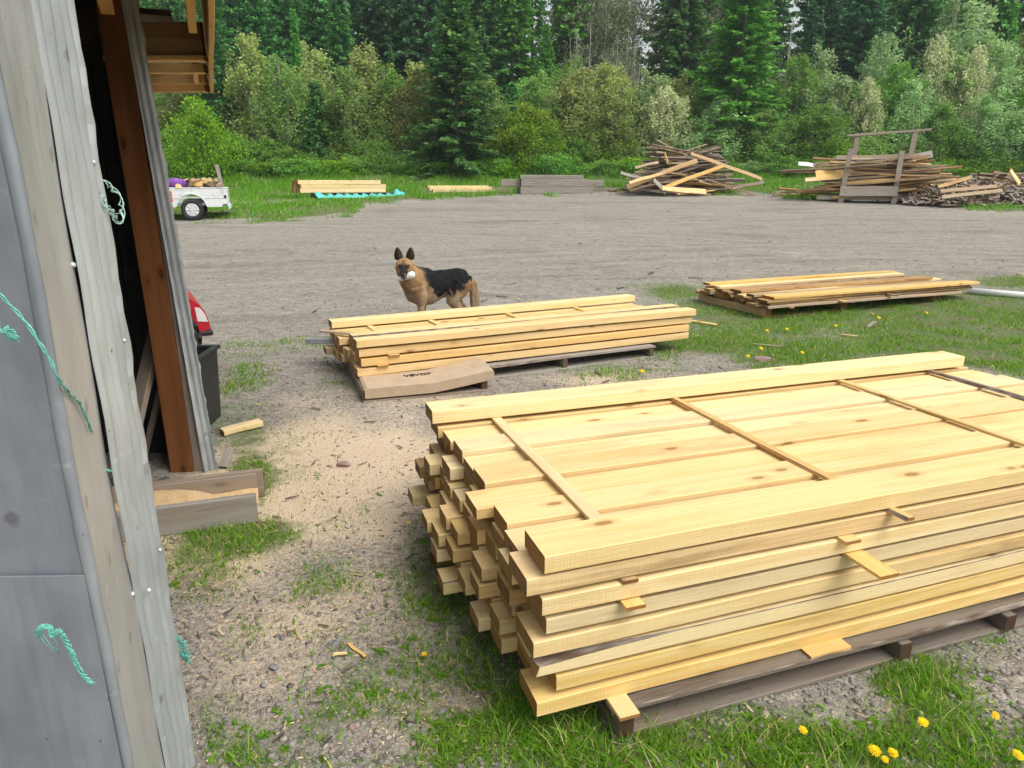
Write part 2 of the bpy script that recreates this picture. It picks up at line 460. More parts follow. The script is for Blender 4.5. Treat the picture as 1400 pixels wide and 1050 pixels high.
def make_pallet(fr, L, D, Hh, label, stringers, mat='pallet', deck=None, bottoms=None, group=None, sw=.045, blocks=None, r=None):
    r = r or rng
    p = empty('pallet', fr.p(0, 0, 0), fr.a, label, 'pallet', group)
    m = M[mat]
    t = .018
    for n in (deck if deck is not None else (0, .3, .6, .9)):
        board('deck_board', L, .125, t, [m, M['bark']], (0, n + .06, Hh - t), (0, 0, 0), r, parent=p, bow=.006, wane=.012, wane_side=-1)
    for u in stringers:
        board('stringer', D, sw, Hh - 2 * t - .002, m, (u + sw / 2, .012, t + .001), (0, 0, R(90)), r, parent=p, bow=.002)
    for n in (bottoms if bottoms is not None else (0, .5, .95)):
        board('bottom_board', L, .14, t, m, (0, n + .07, 0.0), (0, 0, 0), r, parent=p, bow=.004)
    return p

# ---- the large stack in front
S1 = Frame(.08, 1.65, R(18.8))
r1 = random.Random(101)
make_pallet(Frame(*S1.p(.215, -.075)[:2], S1.a), 2.75, 1.5, .1, 'weathered dark wooden pallet carrying the large near lumber stack', (.012, 1.09, 1.585, 2.5), deck=(.036, .42, .85, 1.3), bottoms=(.02, .6, 1.2), r=r1, sw=.05, mat='pallet_dark')
G1 = 'planks of the large near lumber stack'
Z0, PITCHZ, TH = .109, .0668, .0535
ends6 = [-.038, .0, .015, -.041, .037, .03, .03, .021, .008]
front = {0: -.008, 1: .05, 2: -.012, 3: -.019, 4: .02, 5: .006}
def left_end(i, k):
    if i == 6: return ends6[k]
    if k == 0: return front[i]
    if k == 8 and i > 3: return r1.uniform(-.02, .05)
    if k >= 5 and i <= 3: return r1.uniform(-.13, .0)
    if k >= 2 and i <= 4: return r1.uniform(-.085, .035)
    return r1.uniform(-.05, .04)
for i in range(7):
    nrow = 9 if i >= 5 else 11
    for k in range(nrow):
        u0 = left_end(i, k); L = 3.13 + r1.uniform(-.02, .05)
        w = (.158 if k else .16) if i >= 5 or k == 0 else .127
        nc = .08 + .1595 * k if i >= 5 or k == 0 else .165 + .1277 * (k - .5)
        if r1.random() < .4: w -= r1.uniform(.0, .012)
        mt = M['fresh']; kw = {}
        if i == 5 and k == 0 or (i in (1, 3) and k == 0 and False): pass
        if i == 6 and k == 0: mt = M['stained']
        elif i < 5 and k == 0: mt = M['fresh'] if i != 3 else M['stained']
        elif i < 6 and r1.random() < .28: mt = M['fresh_orange'] if r1.random() < .5 else M['tan']
        mats = [mt, M['bark']]
        if (i, k) in ((2, 1), (3, 2), (1, 3), (0, 5), (3, 8), (4, 6)): kw = dict(wane=.02, wane_side=1 if r1.random() < .5 else -1)
        if (i, k) == (2, 0): kw = dict(ragged=.014, wane=.022, wane_side=-1, wane_len=.5, nseg=40)
        layer = 7 - i
        th = TH - ((0, .013, .0, .012, .001, .014, .0, .011, .003)[k] if i == 6 and k else r1.uniform(-.001, .003)) ; w -= r1.uniform(.003, .011)
        board('plank', L, w, th, mats, S1.p(u0, nc + r1.uniform(-.003, .003), Z0 + PITCHZ * i + r1.uniform(-.001, .001)),
              (0, 0, S1.a + r1.uniform(-.0025, .0025)), r1,
              f'plank in the large near stack, {ordn(layer)} layer down, {ordn(k)} from the near side', 'plank', G1, **kw)
zt = Z0 + PITCHZ * 7
board('plank', 3.2, .158, TH + .001, [M['fresh']], S1.p(.006, .08, zt), (0, 0, S1.a), r1, 'thick pale plank topping the near edge of the large stack', 'plank', G1)
board('plank', 3.13, .152, TH + .006, [M['fresh']], S1.p(-.014, 1.362, zt), (0, 0, S1.a - R(.2)), r1, 'thick pale plank topping the far edge of the large stack', 'plank', G1)
GS = 'stickers in the large near stack'
def sticker(gap, u, n0, n1, w, label, mat='fresh_orange', wane=0., skew=0., t=.0118):
    z = Z0 + PITCHZ * gap + TH + .0006
    return board('sticker_strip', n1 - n0, w, t, [M[mat], M['bark']], S1.p(u, n0, z), (0, 0, S1.a + R(90) + skew), r1, label, 'sticker', GS, bow=.006 if wane else .003, wane=wane, bev=.0015, wane_side=1)
sticker(6, .29, .03, 1.43, .045, 'flat pale sticker strip across the top of the large stack, nearest its left end', 'fresh', skew=.01)
sticker(6, 1.225, -.07, 1.42, .036, 'orange sticker strip with a bark edge across the middle of the large stack top', 'fresh_orange', wane=.009, skew=.012, t=.0126)
sticker(6, 2.24, .03, 1.43, .034, 'clean pale sticker strip across the right half of the large stack top', 'fresh', skew=.008)
sticker(6, 2.86, .03, 1.43, .036, 'dark bark covered sticker strip near the right end of the large stack top', 'slab_dark', wane=.012)
sticker(5, 1.05, -.035, 1.0, .06, 'short sticker stub just above the longest jutting strip on the large stack')
sticker(4, 1.10, -.145, 1.0, .072, 'wide flat sticker strip jutting farthest out of the front of the large stack')
sticker(4, .28, -.035, 1.0, .062, 'sticker strip end poking from the front of the large stack near its left corner', 'fresh_orange')
sticker(5, .27, -.008, 1.0, .05, 'splintered strip end under the second plank at the left front of the large stack', 'tan')
sticker(3, 2.0, -.01, 1.0, .06, 'strip end flush with the large stack front towards the right, fourth gap down', 'fresh')
sticker(5, 1.98, -.03, 1.0, .05, 'strip end poking from the large stack front at the right picture edge')
board('sticker_strip', 1.2, .066, .0115, [M['fresh_orange']], S1.p(.25, -.085, .1005), (0, 0, S1.a + R(90)), r1, 'orange strip end lying on the left front corner of the dark pallet', 'sticker', GS, bev=.0015)
board('sticker_strip', .17, .05, .0112, [M['fresh_orange']], S1.p(.93, -.022, .1005), (0, 0, S1.a + R(1.5)), r1, 'short orange strip lying along the front of the dark pallet under the planks', 'sticker', GS, bev=.0015)
board('sticker_strip', 1.9, .06, .0112, [M['fresh']], S1.p(.03, .045, .1005), (0, 0, S1.a + R(.3)), r1, 'long thin pale strip under the bottom plank of the large stack', 'sticker', GS, bev=.0015)
for (px, py, L, lab) in ((592, 772, .10, 'small sawn block lying at the left back foot of the large stack'),
                         ):
    g = on_ground(px, py)
    board('wood_block', .14, .08, .05, [M['tan']], (g.x, g.y, g.z), (0, 0, S1.a + R(8)), r1, lab, 'wood offcut')

# ---- the middle stack
S2 = Frame(-1.215, 5.23, R(25.1))
r2 = random.Random(55)
G2 = 'planks of the middle lumber stack'
T2, P2 = .060, .0765
for i in range(4):
    for k in range(6):
        if i == 3 and k in (2, 3, 4): continue
        w = .148 if r2.random() < .6 else .135
        u0 = r2.uniform(-.05, .06) - (.07 * (k >= 3) * r2.random())
        mt = M['fresh'] if r2.random() < .8 else M['fresh_orange']
        kw = {}
        nn = .075 + .165 * k; rot = S2.a
        if i == 3 and k == 0: u0 = .0; kw = dict(wane=.022, wane_side=1, bow=.006)
        if i == 3 and k == 1: kw = dict(wane=.02, wane_side=-1); rot += R(.8)
        if i == 3 and k == 5: nn += .03; u0 = -.02; rot += R(1.0); mt = M['fresh']
        z = .13 + P2 * i
        L = 3.25 + r2.uniform(-.08, .05)
        if k == 0: L = 3.26 + (.06 if i == 3 else r2.uniform(-.05, .02)); u0 = .0 if i == 3 else r2.uniform(-.02, .03)
        board('plank', L, w, T2, [mt, M['bark']], S2.p(u0, nn, z), (0, 0, rot + r2.uniform(-.004, .004)), r2,
              f'plank of the middle stack, {ordn(3 - i)} layer down, {ordn(k)} from the near side', 'plank', G2, **kw)
for q, u in enumerate((.33, .92, 1.72, 2.5)):
    board('sticker_strip', .86, .05, .0135, [M['fresh_orange']], S2.p(u, .04, .13 + P2 * 2 + T2 + .0007), (0, 0, S2.a + R(90) + r2.uniform(-.03, .03)), r2,
          f'thin strip across the top of the middle lumber stack, {ordn(q)} from its left end', 'sticker', 'strips on top of the middle stack', bev=.0015)
for q, (u, gp) in enumerate(((.3, 1), (.2, 0), (.16, -1))):
    board('sticker_strip', .7, .09, .0130, [M['fresh_orange']], S2.p(u, -.02, .13 + P2 * gp + T2 + .0007), (0, 0, S2.a + R(90)), r2,
          f'strip end at the left front of the middle stack, {ordn(q)} gap from the top', 'sticker', 'strip ends in the front of the middle stack', bev=.0015)
g0 = S2.p(-.05, .55, .13 + P2 * 3 + .002)
board('sticker_strip', .42, .055, .016, [M['slab']], S2.p(-.14, .75, .13 + P2 * 3 + .003), (0, 0, S2.a - R(48)), r2, 'brown offcut lying askew on the left end of the middle lumber stack', 'wood offcut')
# pallets beneath
PA = Frame(-1.121, 4.938, R(19))
pa = make_pallet(PA, 1.02, 1.25, .118, 'old pallet under the left end of the middle stack with the cardboard box on it', (.0, .94), deck=(.40, .62, .85, 1.1), bottoms=(.0, .55, 1.05), r=r2)
PB = Frame(-.19, 5.60, R(25.6))
pb = make_pallet(PB, 1.72, .95, .118, 'grey pallet with open slots under the right half of the middle stack', (.0, .72, 1.66), mat='grey_wood', deck=(0, .3, .55, .8), bottoms=(0.0, .45, .8), r=r2)
# grey square tube sticking out at the left
mb = MB(); mb.box((-.27, -.03, 0), (.9, .03, .048), bev=.004); mb.box((-.2715, -.022, .008), (-.268, .022, .04))
tag(mb.build('steel_tube', M['steel'], loc=S2.p(.02, .90, .212), rot=(0, 0, S2.a - R(22))), 'grey square metal tube sticking out of the left end of the middle stack', 'tube')

# cardboard box on the front of the left pallet: sags in the middle
cb = empty('cardboard_box', PA.p(.015, -.005, 0), PA.a, 'long flat brown cardboard box with black printing lying below the middle stack', 'cardboard box')
us = [0, .02, .30, .52, .56, .80, 1.0, 1.02]
zb = [.040, .036, .034, .036, .040, .066, .096, .10]
hh = [.062, .078, .080, .079, .079, .078, .076, .060]
V = []; Fc = []
for u, z, h in zip(us, zb, hh):
    dn = .006 * math.sin(u * 9)
    V += [(u, .0 + dn, z), (u, 0 + dn, z + h), (u, .018 + dn, z + h + .003), (u, .33, z + h + .018 - .01 * math.sin(u * 5)), (u, .36, z + h + .01), (u, .36, z)]
for i in range(len(us) - 1):
    for k in range(6):
        Fc.append((i * 6 + k, (i + 1) * 6 + k, (i + 1) * 6 + (k + 1) % 6, i * 6 + (k + 1) % 6))
Fc.append(tuple(range(6))); Fc.append(tuple(reversed(range((len(us) - 1) * 6, len(us) * 6))))
ob = MB().add(V, Fc).build('carton', M['cardboard'], cb)
ob2 = MB().box((-.003, .02, .05), (-.0008, .30, .11)).build('end_flap', M['cardboard'], cb)
def lettering(text, size, parent, loc, rot, mat, name='lettering'):
    cu = bpy.data.curves.new('lettering', 'FONT'); cu.body = text; cu.size = size; cu.align_x = 'CENTER'; cu.extrude = .0008; cu.offset = size * .022
    tmp = bpy.data.objects.new('tmp_text', cu); C.objects.link(tmp)
    dg = bpy.context.evaluated_depsgraph_get()
    me = bpy.data.meshes.new_from_object(tmp.evaluated_get(dg))
    bpy.data.objects.remove(tmp); bpy.data.curves.remove(cu)
    me.materials.clear(); me.materials.append(mat)
    o = bpy.data.objects.new(name, me); C.objects.link(o); o.parent = parent; o.location = loc; o.rotation_euler = rot
    return o
tb = MB().box((.535, -.004, .0385), (.541, .0, .1185)).build('crease_tape', M['cardboard'], cb)
lettering('VEVOR', .074, cb, (.455, .205, .1265), (R(2.2), R(-.8), 0), M['ink'])

# ---- the low stack of slabs on the lawn
S3 = Frame(3.05, 8.17, R(22.5))
z3 = gz(4, 9.0)
S3.o = (S3.o[0], S3.o[1], z3)
r3 = random.Random(77)
make_pallet(Frame(3.06, 8.18, R(22.5), z3 - .02), 3.1, 1.3, .135, 'tan wooden pallet on the lawn under the low stack of slabs', (.0, 1.22, 2.9), mat='tan', deck=(0, .5, 1.1), bottoms=(.02, .6, 1.1), sw=.09, r=r3)
G3 = 'slab boards of the low stack on the lawn'
for i in range(4):
    n = -.07 + r3.uniform(-.03, .03)
    k = 0
    while n < 1.12:
        w = r3.uniform(.11, .22)
        if i == 3 and .2 < n < .45: n += .2; continue
        mt = r3.choice([M['slab'], M['fresh_orange'], M['fresh_orange'], M['tan'], M['fresh']])
        if i == 3 and n > 1.0: mt = M['fresh_orange']
        board('waney_board', r3.uniform(3.3, 3.62), w, .031, [mt, M['bark']], S3.p(r3.uniform(-.12, .06), n + w / 2, .119 + .035 * i + .03 * (i == 3 and n > 1.0)), (0, r3.uniform(-.004, .004), S3.a + r3.uniform(-.01, .01)), r3,
              f'waney board in the low lawn stack, {ordn(3 - i)} layer down, {ordn(k)} from the near side', 'board', G3, wane=.012, wane_side=r3.choice((1, -1)), bow=.012)
        n += w + r3.uniform(.0, .02); k += 1
for q, (u, nn) in enumerate(((.25, -.16), (1.05, -.2), (1.9, -.22), (1.3, -.1), (.1, 1.05))):
    board('offcut', .32, .06, .018, [M['fresh_orange'] if q % 2 else M['slab']], S3.p(u, nn, .112 + .03 * (q % 3)), (R(3), 0, S3.a + R(60 + 12 * q)), r3, f'short offcut poking from the low slab stack on the lawn, {ordn(q)} from its left end' if q < 4 else 'short offcut on the far left corner of the low slab stack', 'wood offcut', 'offcuts poking from the low slab stack')
pA = on_ground(1322, 402); pB = on_ground(1470, 414)
mbp = MB(); mbp.tube([pA + Vector((0, 0, .05)), (pA + pB) / 2 + Vector((0, 0, .045)), pB + Vector((0, 0, .05))], .045, 14)
tag(mbp.build('plastic_pipe', M['white_plain'], smooth=True), 'white plastic pipe lying on the grass right of the low slab stack', 'pipe')

# ================================================================== SAWDUST BOX AND LOOSE WOOD
BX = Frame(-1.657, 2.926, R(18.8))
bx = empty('planter_box', BX.p(0, 0, 0), BX.a, 'long open box of weathered boards holding sawdust beside the shed post', 'wooden box')
rb = random.Random(5)
board('front_board', .95, .035, .145, [M['grey_wood']], (-.52, 0, 0), (0, 0, 0), rb, parent=bx)
board('back_board', .98, .035, .15, [M['pallet']], (-.52, .30, .0), (0, 0, R(0)), rb, parent=bx)
board('back_board_face', .93, .012, .135, [M['pallet']], (-.50, .2755, .008), (0, 0, 0), rb, parent=bx)
# sawdust heap inside
nx_, ny_ = 26, 9
V = []; Fc = []
for j in range(ny_):
    for i in range(nx_):
        x = -.50 + .93 * i / (nx_ - 1); y = .02 + .25 * j / (ny_ - 1)
        z = .075 + .02 * math.sin(i * .5 + j) + .035 * math.exp(-((x + .05) / .3) ** 2) * math.exp(-((y - .2) / .1) ** 2) - .04 * max(0, (x - .15) / .3)
        V.append((x, y, max(.012, z)))
for j in range(ny_ - 1):
    for i in range(nx_ - 1): Fc.append((j * nx_ + i, j * nx_ + i + 1, (j + 1) * nx_ + i + 1, (j + 1) * nx_ + i))
m, nt, out = new_mat('sawdust'); T = NT(nt)
tc = T.n('ShaderNodeTexCoord').outputs['Object']
n1 = T.noise(tc, 220, 3, .7); n2 = T.noise(tc, 18, 3, .6)
col = T.mix(T.smooth(n1, .3, .7), (.50, .33, .17), (.78, .58, .34))
col = T.mix(T.math('MULTIPLY', T.smooth(n2, .45, .7), .4), col, (.44, .28, .13))
T.bsdf(out, col, .95, .1, 0, T.bump(n1, .8, .006)); M['sawdust'] = m
hs = link_mesh('sawdust_fill', V, Fc, M['sawdust'], bx, True)

g = on_ground(302, 596); h = on_ground(356, 584)
d = h - g
board('offcut', d.length, .085, .035, [M['fresh']], (g.x, g.y + .02, g.z), (0, R(-3), math.atan2(d.y, d.x)), rb, 'pale offcut board lying on the grass by the black trough', 'wood offcut')
g = on_ground(308, 640)
board('offcut', .11, .05, .03, [M['grey_wood']], (g.x, g.y, g.z), (0, R(-50), R(80)), rb, 'small pale wood chunk standing in the grass behind the sawdust box', 'wood offcut')
for (x0, y0, x1, y1, mt, lab) in ((942, 440, 980, 447, 'fresh_orange', 'short orange stick on the lawn right of the middle stack'),
                                  (1150, 460, 1172, 462, 'slab', 'thin brown stick on the lawn in front of the low slab stack'),
                                  (478, 882, 500, 901, 'fresh_orange', 'short orange splinter on the gravel between the shed and the large stack'),
                                  (1030, 473, 1072, 477, 'slab_dark', 'dark twig on the bare patch of lawn behind the large stack'),
                                  (1185, 449, 1196, 442, 'grey_wood', 'pale curled wood scrap on the lawn in front of the low slab stack'),
                                  (455, 899, 474, 895, 'fresh', 'pale splinter on the gravel left of the large stack')):
    a = on_ground(x0, y0); b = on_ground(x1, y1); d = b - a
    board('wood_scrap', d.length, .012 if y0 > 600 else .035, .006 if y0 > 600 else .02, [M[mt]], (a.x, a.y, a.z + .006), (R(8), 0, math.atan2(d.y, d.x)), rb, lab, 'wood scrap', bev=.001)

def stone(px, py, s, mat, label, seed, flat=.5):
    rr = random.Random(seed)
    bm = bmesh.new(); bmesh.ops.create_icosphere(bm, subdivisions=3, radius=1)
    ax = [Vector((rr.gauss(0, 1), rr.gauss(0, 1), rr.gauss(0, 1))).normalized() for _ in range(9)]
    cut = [rr.uniform(.62, .95) for _ in ax]
    for v in bm.verts:
        for a, c in zip(ax, cut):
            dd = v.co.dot(a)
            if dd > c: v.co -= a * (dd - c) * .85
    for v in bm.verts: v.co = Vector((v.co.x * s, v.co.y * s * .7, v.co.z * s * flat))
    me = bpy.data.meshes.new('stone'); bm.to_mesh(me); bm.free(); me.materials.append(M[mat])
    o = bpy.data.objects.new('stone', me); C.objects.link(o)
    g = on_ground(px, py); o.location = (g.x, g.y, g.z + s * flat * .45); o.rotation_euler = (0, 0, rr.uniform(0, 6))
    tag(o, label, 'stone')
stone(470, 637, .042, 'stone_red', 'brown flat stone on the sawdust right of the wooden box', 1)
stone(481, 996, .018, 'stone_red', 'reddish square stone on the gravel at the bottom of the picture', 2)
stone(603, 975, .022, 'stone', 'dark stone in the grass left of the dark pallet', 3)
stone(455, 882, .026, 'stone', 'long grey stone on the gravel beside the orange splinter', 4, .4)
stone(386, 873, .016, 'stone', 'rounded grey stone on the gravel below the sawdust patch', 5)
stone(374, 913, .020, 'stone', 'slanting grey stone on the gravel near the shed corner', 6, .4)
stone(360, 938, .014, 'stone', 'pale grey pebble on the gravel closest to the shed corner', 7)
stone(1042, 494, .09, 'stone_red', 'dusty brown clod on the lawn behind the large stack', 8, .4)
stone(575, 1002, .016, 'stone', 'small grey stone in the sparse grass at the bottom of the picture', 9)

# ================================================================== SHED
PX = lambda px, Y: (px - 700) / (F * CP) * Y          # plan x of an upright seen at mid height
shed = empty('shed', (-1.9, 2.6, 0), 0, 'open shed with grey metal cladding and a red brown door post', 'shed')
def sp(name, mbuild, mat, smooth=False):
    o = mbuild.build(name, mat, None, smooth); o.parent = shed; o.matrix_parent_inverse = Matrix.Translation((1.9, -2.6, 0)); return o
ZT = 2.62
# end wall facing the yard gate: flat sheets lapped at waist height, slightly waved
def sheet(x0, y0, x1, y1, z0, z1, nx, nz, th, fn, jag=0., seed=0, lean=0.):
    """upright sheet between two plan points; fn(s,z) pushes it along its normal; right edge can be ragged"""
    rr = random.Random(seed)
    dx, dy = x1 - x0, y1 - y0; L = math.hypot(dx, dy); ux, uy = dx / L, dy / L; nxn, nyn = uy, -ux
    V = []
    jz = [rr.uniform(-1, 1) * jag for _ in range(nz + 1)]
    for side in (0, 1):
        for j in range(nz + 1):
            z = z0 + (z1 - z0) * j / nz
            for i in range(nx + 1):
                s = i / nx; e = s * L + (jz[j] * s ** 6)
                o = fn(s, z) - side * th
                V.append((x0 + ux * e + nxn * o + lean * z, y0 + uy * e + nyn * o, z))
    Fc = []; W = nx + 1; B = W * (nz + 1)
    for j in range(nz):
        for i in range(nx):
            a = j * W + i
            Fc.append((a, a + 1, a + W + 1, a + W)); Fc.append((B + a, B + a + W, B + a + W + 1, B + a + 1))
        Fc.append((j * W, j * W + W, B + j * W + W, B + j * W)); a = j * W + nx; Fc.append((a, B + a, B + a + W, a + W))
    for i in range(nx):
        Fc.append((i, B + i, B + i + 1, i + 1)); a = nz * W + i; Fc.append((a, a + 1, B + a + 1, B + a))
    return MB().add(V, Fc)
xB = PX(70, 1.0)
sp('lower_end_sheet', sheet(-3.2, .93, xB, .998, .0, .985, 60, 24, .004, lambda s, z: .004 * math.sin(s * 40) * math.sin(z * 3) + .010), M['metal_dark'])
sp('upper_end_sheet', sheet(-3.2, .938, xB, 1.004, .955, ZT, 60, 28, .004, lambda s, z: .004 * math.sin(s * 37 + 1) * math.sin(z * 2.5) + (.0085)), M['metal_dark'])
# corner trim: a rolled edge
pts = [(PX(74, 1.0) + .0015 * math.sin(z * 9), .999 + .002 * math.sin(z * 5), z) for z in [ZT * i / 40 for i in range(41)]]
sp('corner_trim', MB().tube(pts, [(.0105 + .0012 * math.sin(i * 2.1), .0085) for i in range(41)], 10), M['metal_trim'], True)
# pale flashing and corrugated sheet on the long side
fx0, fx1 = PX(81, 1.005), PX(131.5, 1.27)
sp('flashing', sheet(fx0, 1.005, fx1, 1.27, 0, ZT, 8, 40, .003, lambda s, z: .004 * math.sin(z * 4.1) * s + .002 * math.sin(z * 11) * s), M['metal_flash'])
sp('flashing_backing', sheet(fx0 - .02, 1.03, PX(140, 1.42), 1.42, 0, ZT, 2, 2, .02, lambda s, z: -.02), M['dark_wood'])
cx0, cx1 = PX(135.0, 1.262), PX(184, 1.62)
sp('corrugated_sheet', sheet(cx0, 1.262, cx1, 1.62, 0, ZT, 64, 70, .0025, lambda s, z: .0075 * math.sin(s * 2 * math.pi * 4.6) + .0015 * math.sin(z * 23 + s * 5), jag=.02, seed=4), M['metal_corr'])
# screws in the cladding
for (px, py, Y) in ((99, 362, 1.27), (158, 466, 1.53), (169, 465, 1.58), (180, 811, 1.27), (203, 806, 1.35), (127, 222, 1.58), (218, 751, 1.55)):
    p = at_depth(px, py, Y - .012)
    sp('screw_head', MB().tube([p, p + Vector((.004, -.005, 0)), p + Vector((.006, -.008, 0))], [.0055, .0055, .002], 8), M['screw'], True)
# far door post: red brown jamb board, grey timber, weathered cladding strip
yP = 3.66
def sway(z): return .004 * math.sin(z * 1.9) - .007 * z
def upright(x0, x1, y0, y1, mat, name, z1=ZT, n=14, seed=0, rag=0., taper=0.):
    rr = random.Random(seed); V = []; Fc = []
    for j in range(n + 1):
        z = z1 * j / n; s = sway(z); a = rr.uniform(-rag, rag) - taper * z
        V += [(x0 + s, y0, z), (x1 + s + a, y0, z), (x1 + s + a, y1, z), (x0 + s, y1, z)]
    for j in range(n):
        for k in range(4): Fc.append((j * 4 + k, j * 4 + (k + 1) % 4, j * 4 + 4 + (k + 1) % 4, j * 4 + 4 + k))
    Fc.append((3, 2, 1, 0)); Fc.append((n * 4, n * 4 + 1, n * 4 + 2, n * 4 + 3))
    # wood texture runs along x of the mesh: lay the mesh along x, then stand it up
    o = MB().add([(z, y - y0, x - x0) for x, y, z in V], Fc).build(name, mat)
    o.location = (x0, y0, 0); o.rotation_euler = (0, R(-90), 0)
    # (x,y,z)->(z,.,x): rotation about Y by -90 maps local x to world z and local z to world -x, so mirror
    for v in o.data.vertices: v.co.z *= -1
    bm = bmesh.new(); bm.from_mesh(o.data); bmesh.ops.recalc_face_normals(bm, faces=bm.faces[:]); bm.to_mesh(o.data); bm.free()
    o.parent = shed; o.matrix_parent_inverse = Matrix.Translation((1.9, -2.6, 0)); return o
upright(-1.966, -1.838, yP, yP + .04, M['red_wood'], 'red_door_post', seed=1)
upright(-1.834, -1.775, yP + .012, yP + .10, M['grey_wood'], 'grey_post', seed=2, rag=.003, taper=.022)
sp('side_cladding', sheet(-1.770, 3.652, -1.712, 3.695, 0, ZT, 12, 80, .012, lambda s, z: .004 * math.sin(s * 14 + z * 2) + .003 * math.sin(z * 31) * (1 - s), jag=.006, seed=8, lean=-.036), M['weather_strip'])
sp('side_return', sheet(-1.718, 3.70, -1.90, 3.99, 0, ZT, 10, 20, .012, lambda s, z: .004 * math.sin(s * 17), lean=-.036), M['weather_strip'])
# make near edge of that strip ragged with splinters
# interior: back, far and side walls, floor boards dark
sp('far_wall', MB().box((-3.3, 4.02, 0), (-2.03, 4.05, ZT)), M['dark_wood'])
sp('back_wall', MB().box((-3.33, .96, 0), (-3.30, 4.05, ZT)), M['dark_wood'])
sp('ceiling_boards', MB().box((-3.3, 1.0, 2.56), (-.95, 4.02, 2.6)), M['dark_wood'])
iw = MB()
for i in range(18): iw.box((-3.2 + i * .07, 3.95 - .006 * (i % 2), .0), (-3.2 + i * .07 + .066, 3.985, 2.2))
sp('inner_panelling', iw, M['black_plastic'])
roofm = plain_mat('roof_metal', (.30, .31, .32), .5, .4, .3)
# roof sheet sloping up to the left, eave along the yard side
fxl = lambda Y: .06 - .416 * Y
V = [(-3.5, .85, 2.98), (-3.5, 5.2, 2.98), (fxl(5.2) + .03, 5.2, 2.56), (fxl(2.4) + .03, 2.4, 2.56), (-.9, 2.4, 2.56), (-.62, .9, 2.56)]
V = [(x, y, 2.64 + (-x - .6) * .12) for x, y, z in V]
sp('roof', MB().add(V + [(x, y, z + .03) for x, y, z in V], [tuple(range(6)), tuple(reversed(range(6, 12)))] + [(i, (i + 1) % 6, (i + 1) % 6 + 6, i + 6) for i in range(6)]), roofm)
def eave_board(p0, p1, h, w, name, mat):
    """board on edge between two points along its lower edge"""
    p0 = Vector(p0); p1 = Vector(p1); d = p1 - p0
    o = board(name, d.length, w, h, [mat], p0, (0, -math.asin(d.z / d.length), math.atan2(d.y, d.x)), rb)
    o.parent = shed; o.matrix_parent_inverse = Matrix.Translation((1.9, -2.6, 0)); return o
eave_board((fxl(5.22), 5.22, 2.205), (fxl(2.35), 2.35, 2.205), .36, .024, 'fascia', M['soffit'])
eave_board((-2.75, 5.16, 2.205), (fxl(5.16) - .03, 5.16, 2.205), .05, .10, 'eave_edge_board', M['soffit'])
eave_board((-2.65, 4.98, 2.235), (fxl(4.98) - .03, 4.98, 2.235), .11, .035, 'lookout', M['soffit'])
eave_board((-2.3, 4.45, 2.225), (fxl(4.45) - .03, 4.45, 2.225), .05, .06, 'lookout', M['soffit'])
eave_board((-2.1, 3.93, 2.235), (fxl(3.93) - .03, 3.93, 2.235), .16, .035, 'lookout', M['tan'])
eave_board((-2.1, 3.90, 2.205), (fxl(3.90) - .03, 3.90, 2.205), .026, .07, 'ledger', M['soffit'])
eave_board((fxl(4.95) - .09, 4.93, 2.232), (fxl(4.5) - .09, 4.5, 2.232), .12, .03, 'blocking', M['soffit'])
eave_board((fxl(3.35) - .075, 3.35, 2.235), (fxl(2.5) - .075, 2.5, 2.235), .14, .035, 'blocking', M['soffit'])
eave_board((-2.85, 5.2, 2.47), (-2.3, 3.95, 2.47), .03, 1.0, 'eave_deck', M['dark_wood'])
eave_board((-1.78, 3.35, 2.44), (-1.93, 3.64, 2.37), .10, .06, 'rafter_tail', M['soffit'])
# things leaning inside the doorway
for q, (b, t, lab, mt) in enumerate(((on_ground(168, 662), at_depth(224, 425, 3.9), 'brown plank leaning inside the shed doorway, the nearer of two', 'pallet'),
                                     (on_ground(186, 640) + Vector((0, .12, 0)), at_depth(238, 470, 3.94), 'brown plank leaning inside the shed doorway behind the other one', 'pallet'))):
    b = Vector(b); t = Vector(t); d = t - b
    board('leaning_plank', d.length, .09, .035, [M[mt]], b, (0, -math.asin(d.z / d.length), math.atan2(d.y, d.x)), rb, lab, 'plank')
# twine caught on the cladding
def twine(pts, rad, label, mat='twine', strands=2, wob=.004, seed=0, extra=None):
    rr = random.Random(seed); mb = MB()
    for s in range(strands):
        ph = rr.uniform(0, 6); P = []
        pv = [Vector(p) for p in pts]
        for i in range(len(pv) - 1):
            for k in range(6):
                t = k / 6; p0 = pv[max(i - 1, 0)]; p1 = pv[i]; p2 = pv[i + 1]; p3 = pv[min(i + 2, len(pv) - 1)]
                q = .5 * ((2 * p1) + (p2 - p0) * t + (2 * p0 - 5 * p1 + 4 * p2 - p3) * t * t + (3 * p1 - p0 - 3 * p2 + p3) * t ** 3)
                a = (i * 6 + k) * .9 + ph
                P.append(q + Vector((math.cos(a), -abs(math.sin(a * .7)) * .5, math.sin(a))) * wob)
        P.append(pv[-1] + Vector((rr.uniform(-1, 1), 0, rr.uniform(-1, 1))) * wob * 2)
        mb.tube(P, [rad] * (len(P) - 1) + [rad * .4], 5)
    if extra:
        for e in extra: mb.tube([Vector(p) for p in e], rad * .6, 5)
    return tag(mb.build('twine', M[mat], smooth=True), label, 'twine')
ad = lambda px, py, Y: at_depth(px, py, Y)
twine([ad(-25, 385, .96), ad(0, 402, .965), ad(35, 440, .97), ad(65, 485, .975), ad(82, 520, .985), ad(98, 540, 1.05), ad(112, 556, 1.10), ad(126, 592, 1.15)], .0011, 'long teal twine hanging down across the dark metal corner', strands=3, wob=.0022, seed=1)
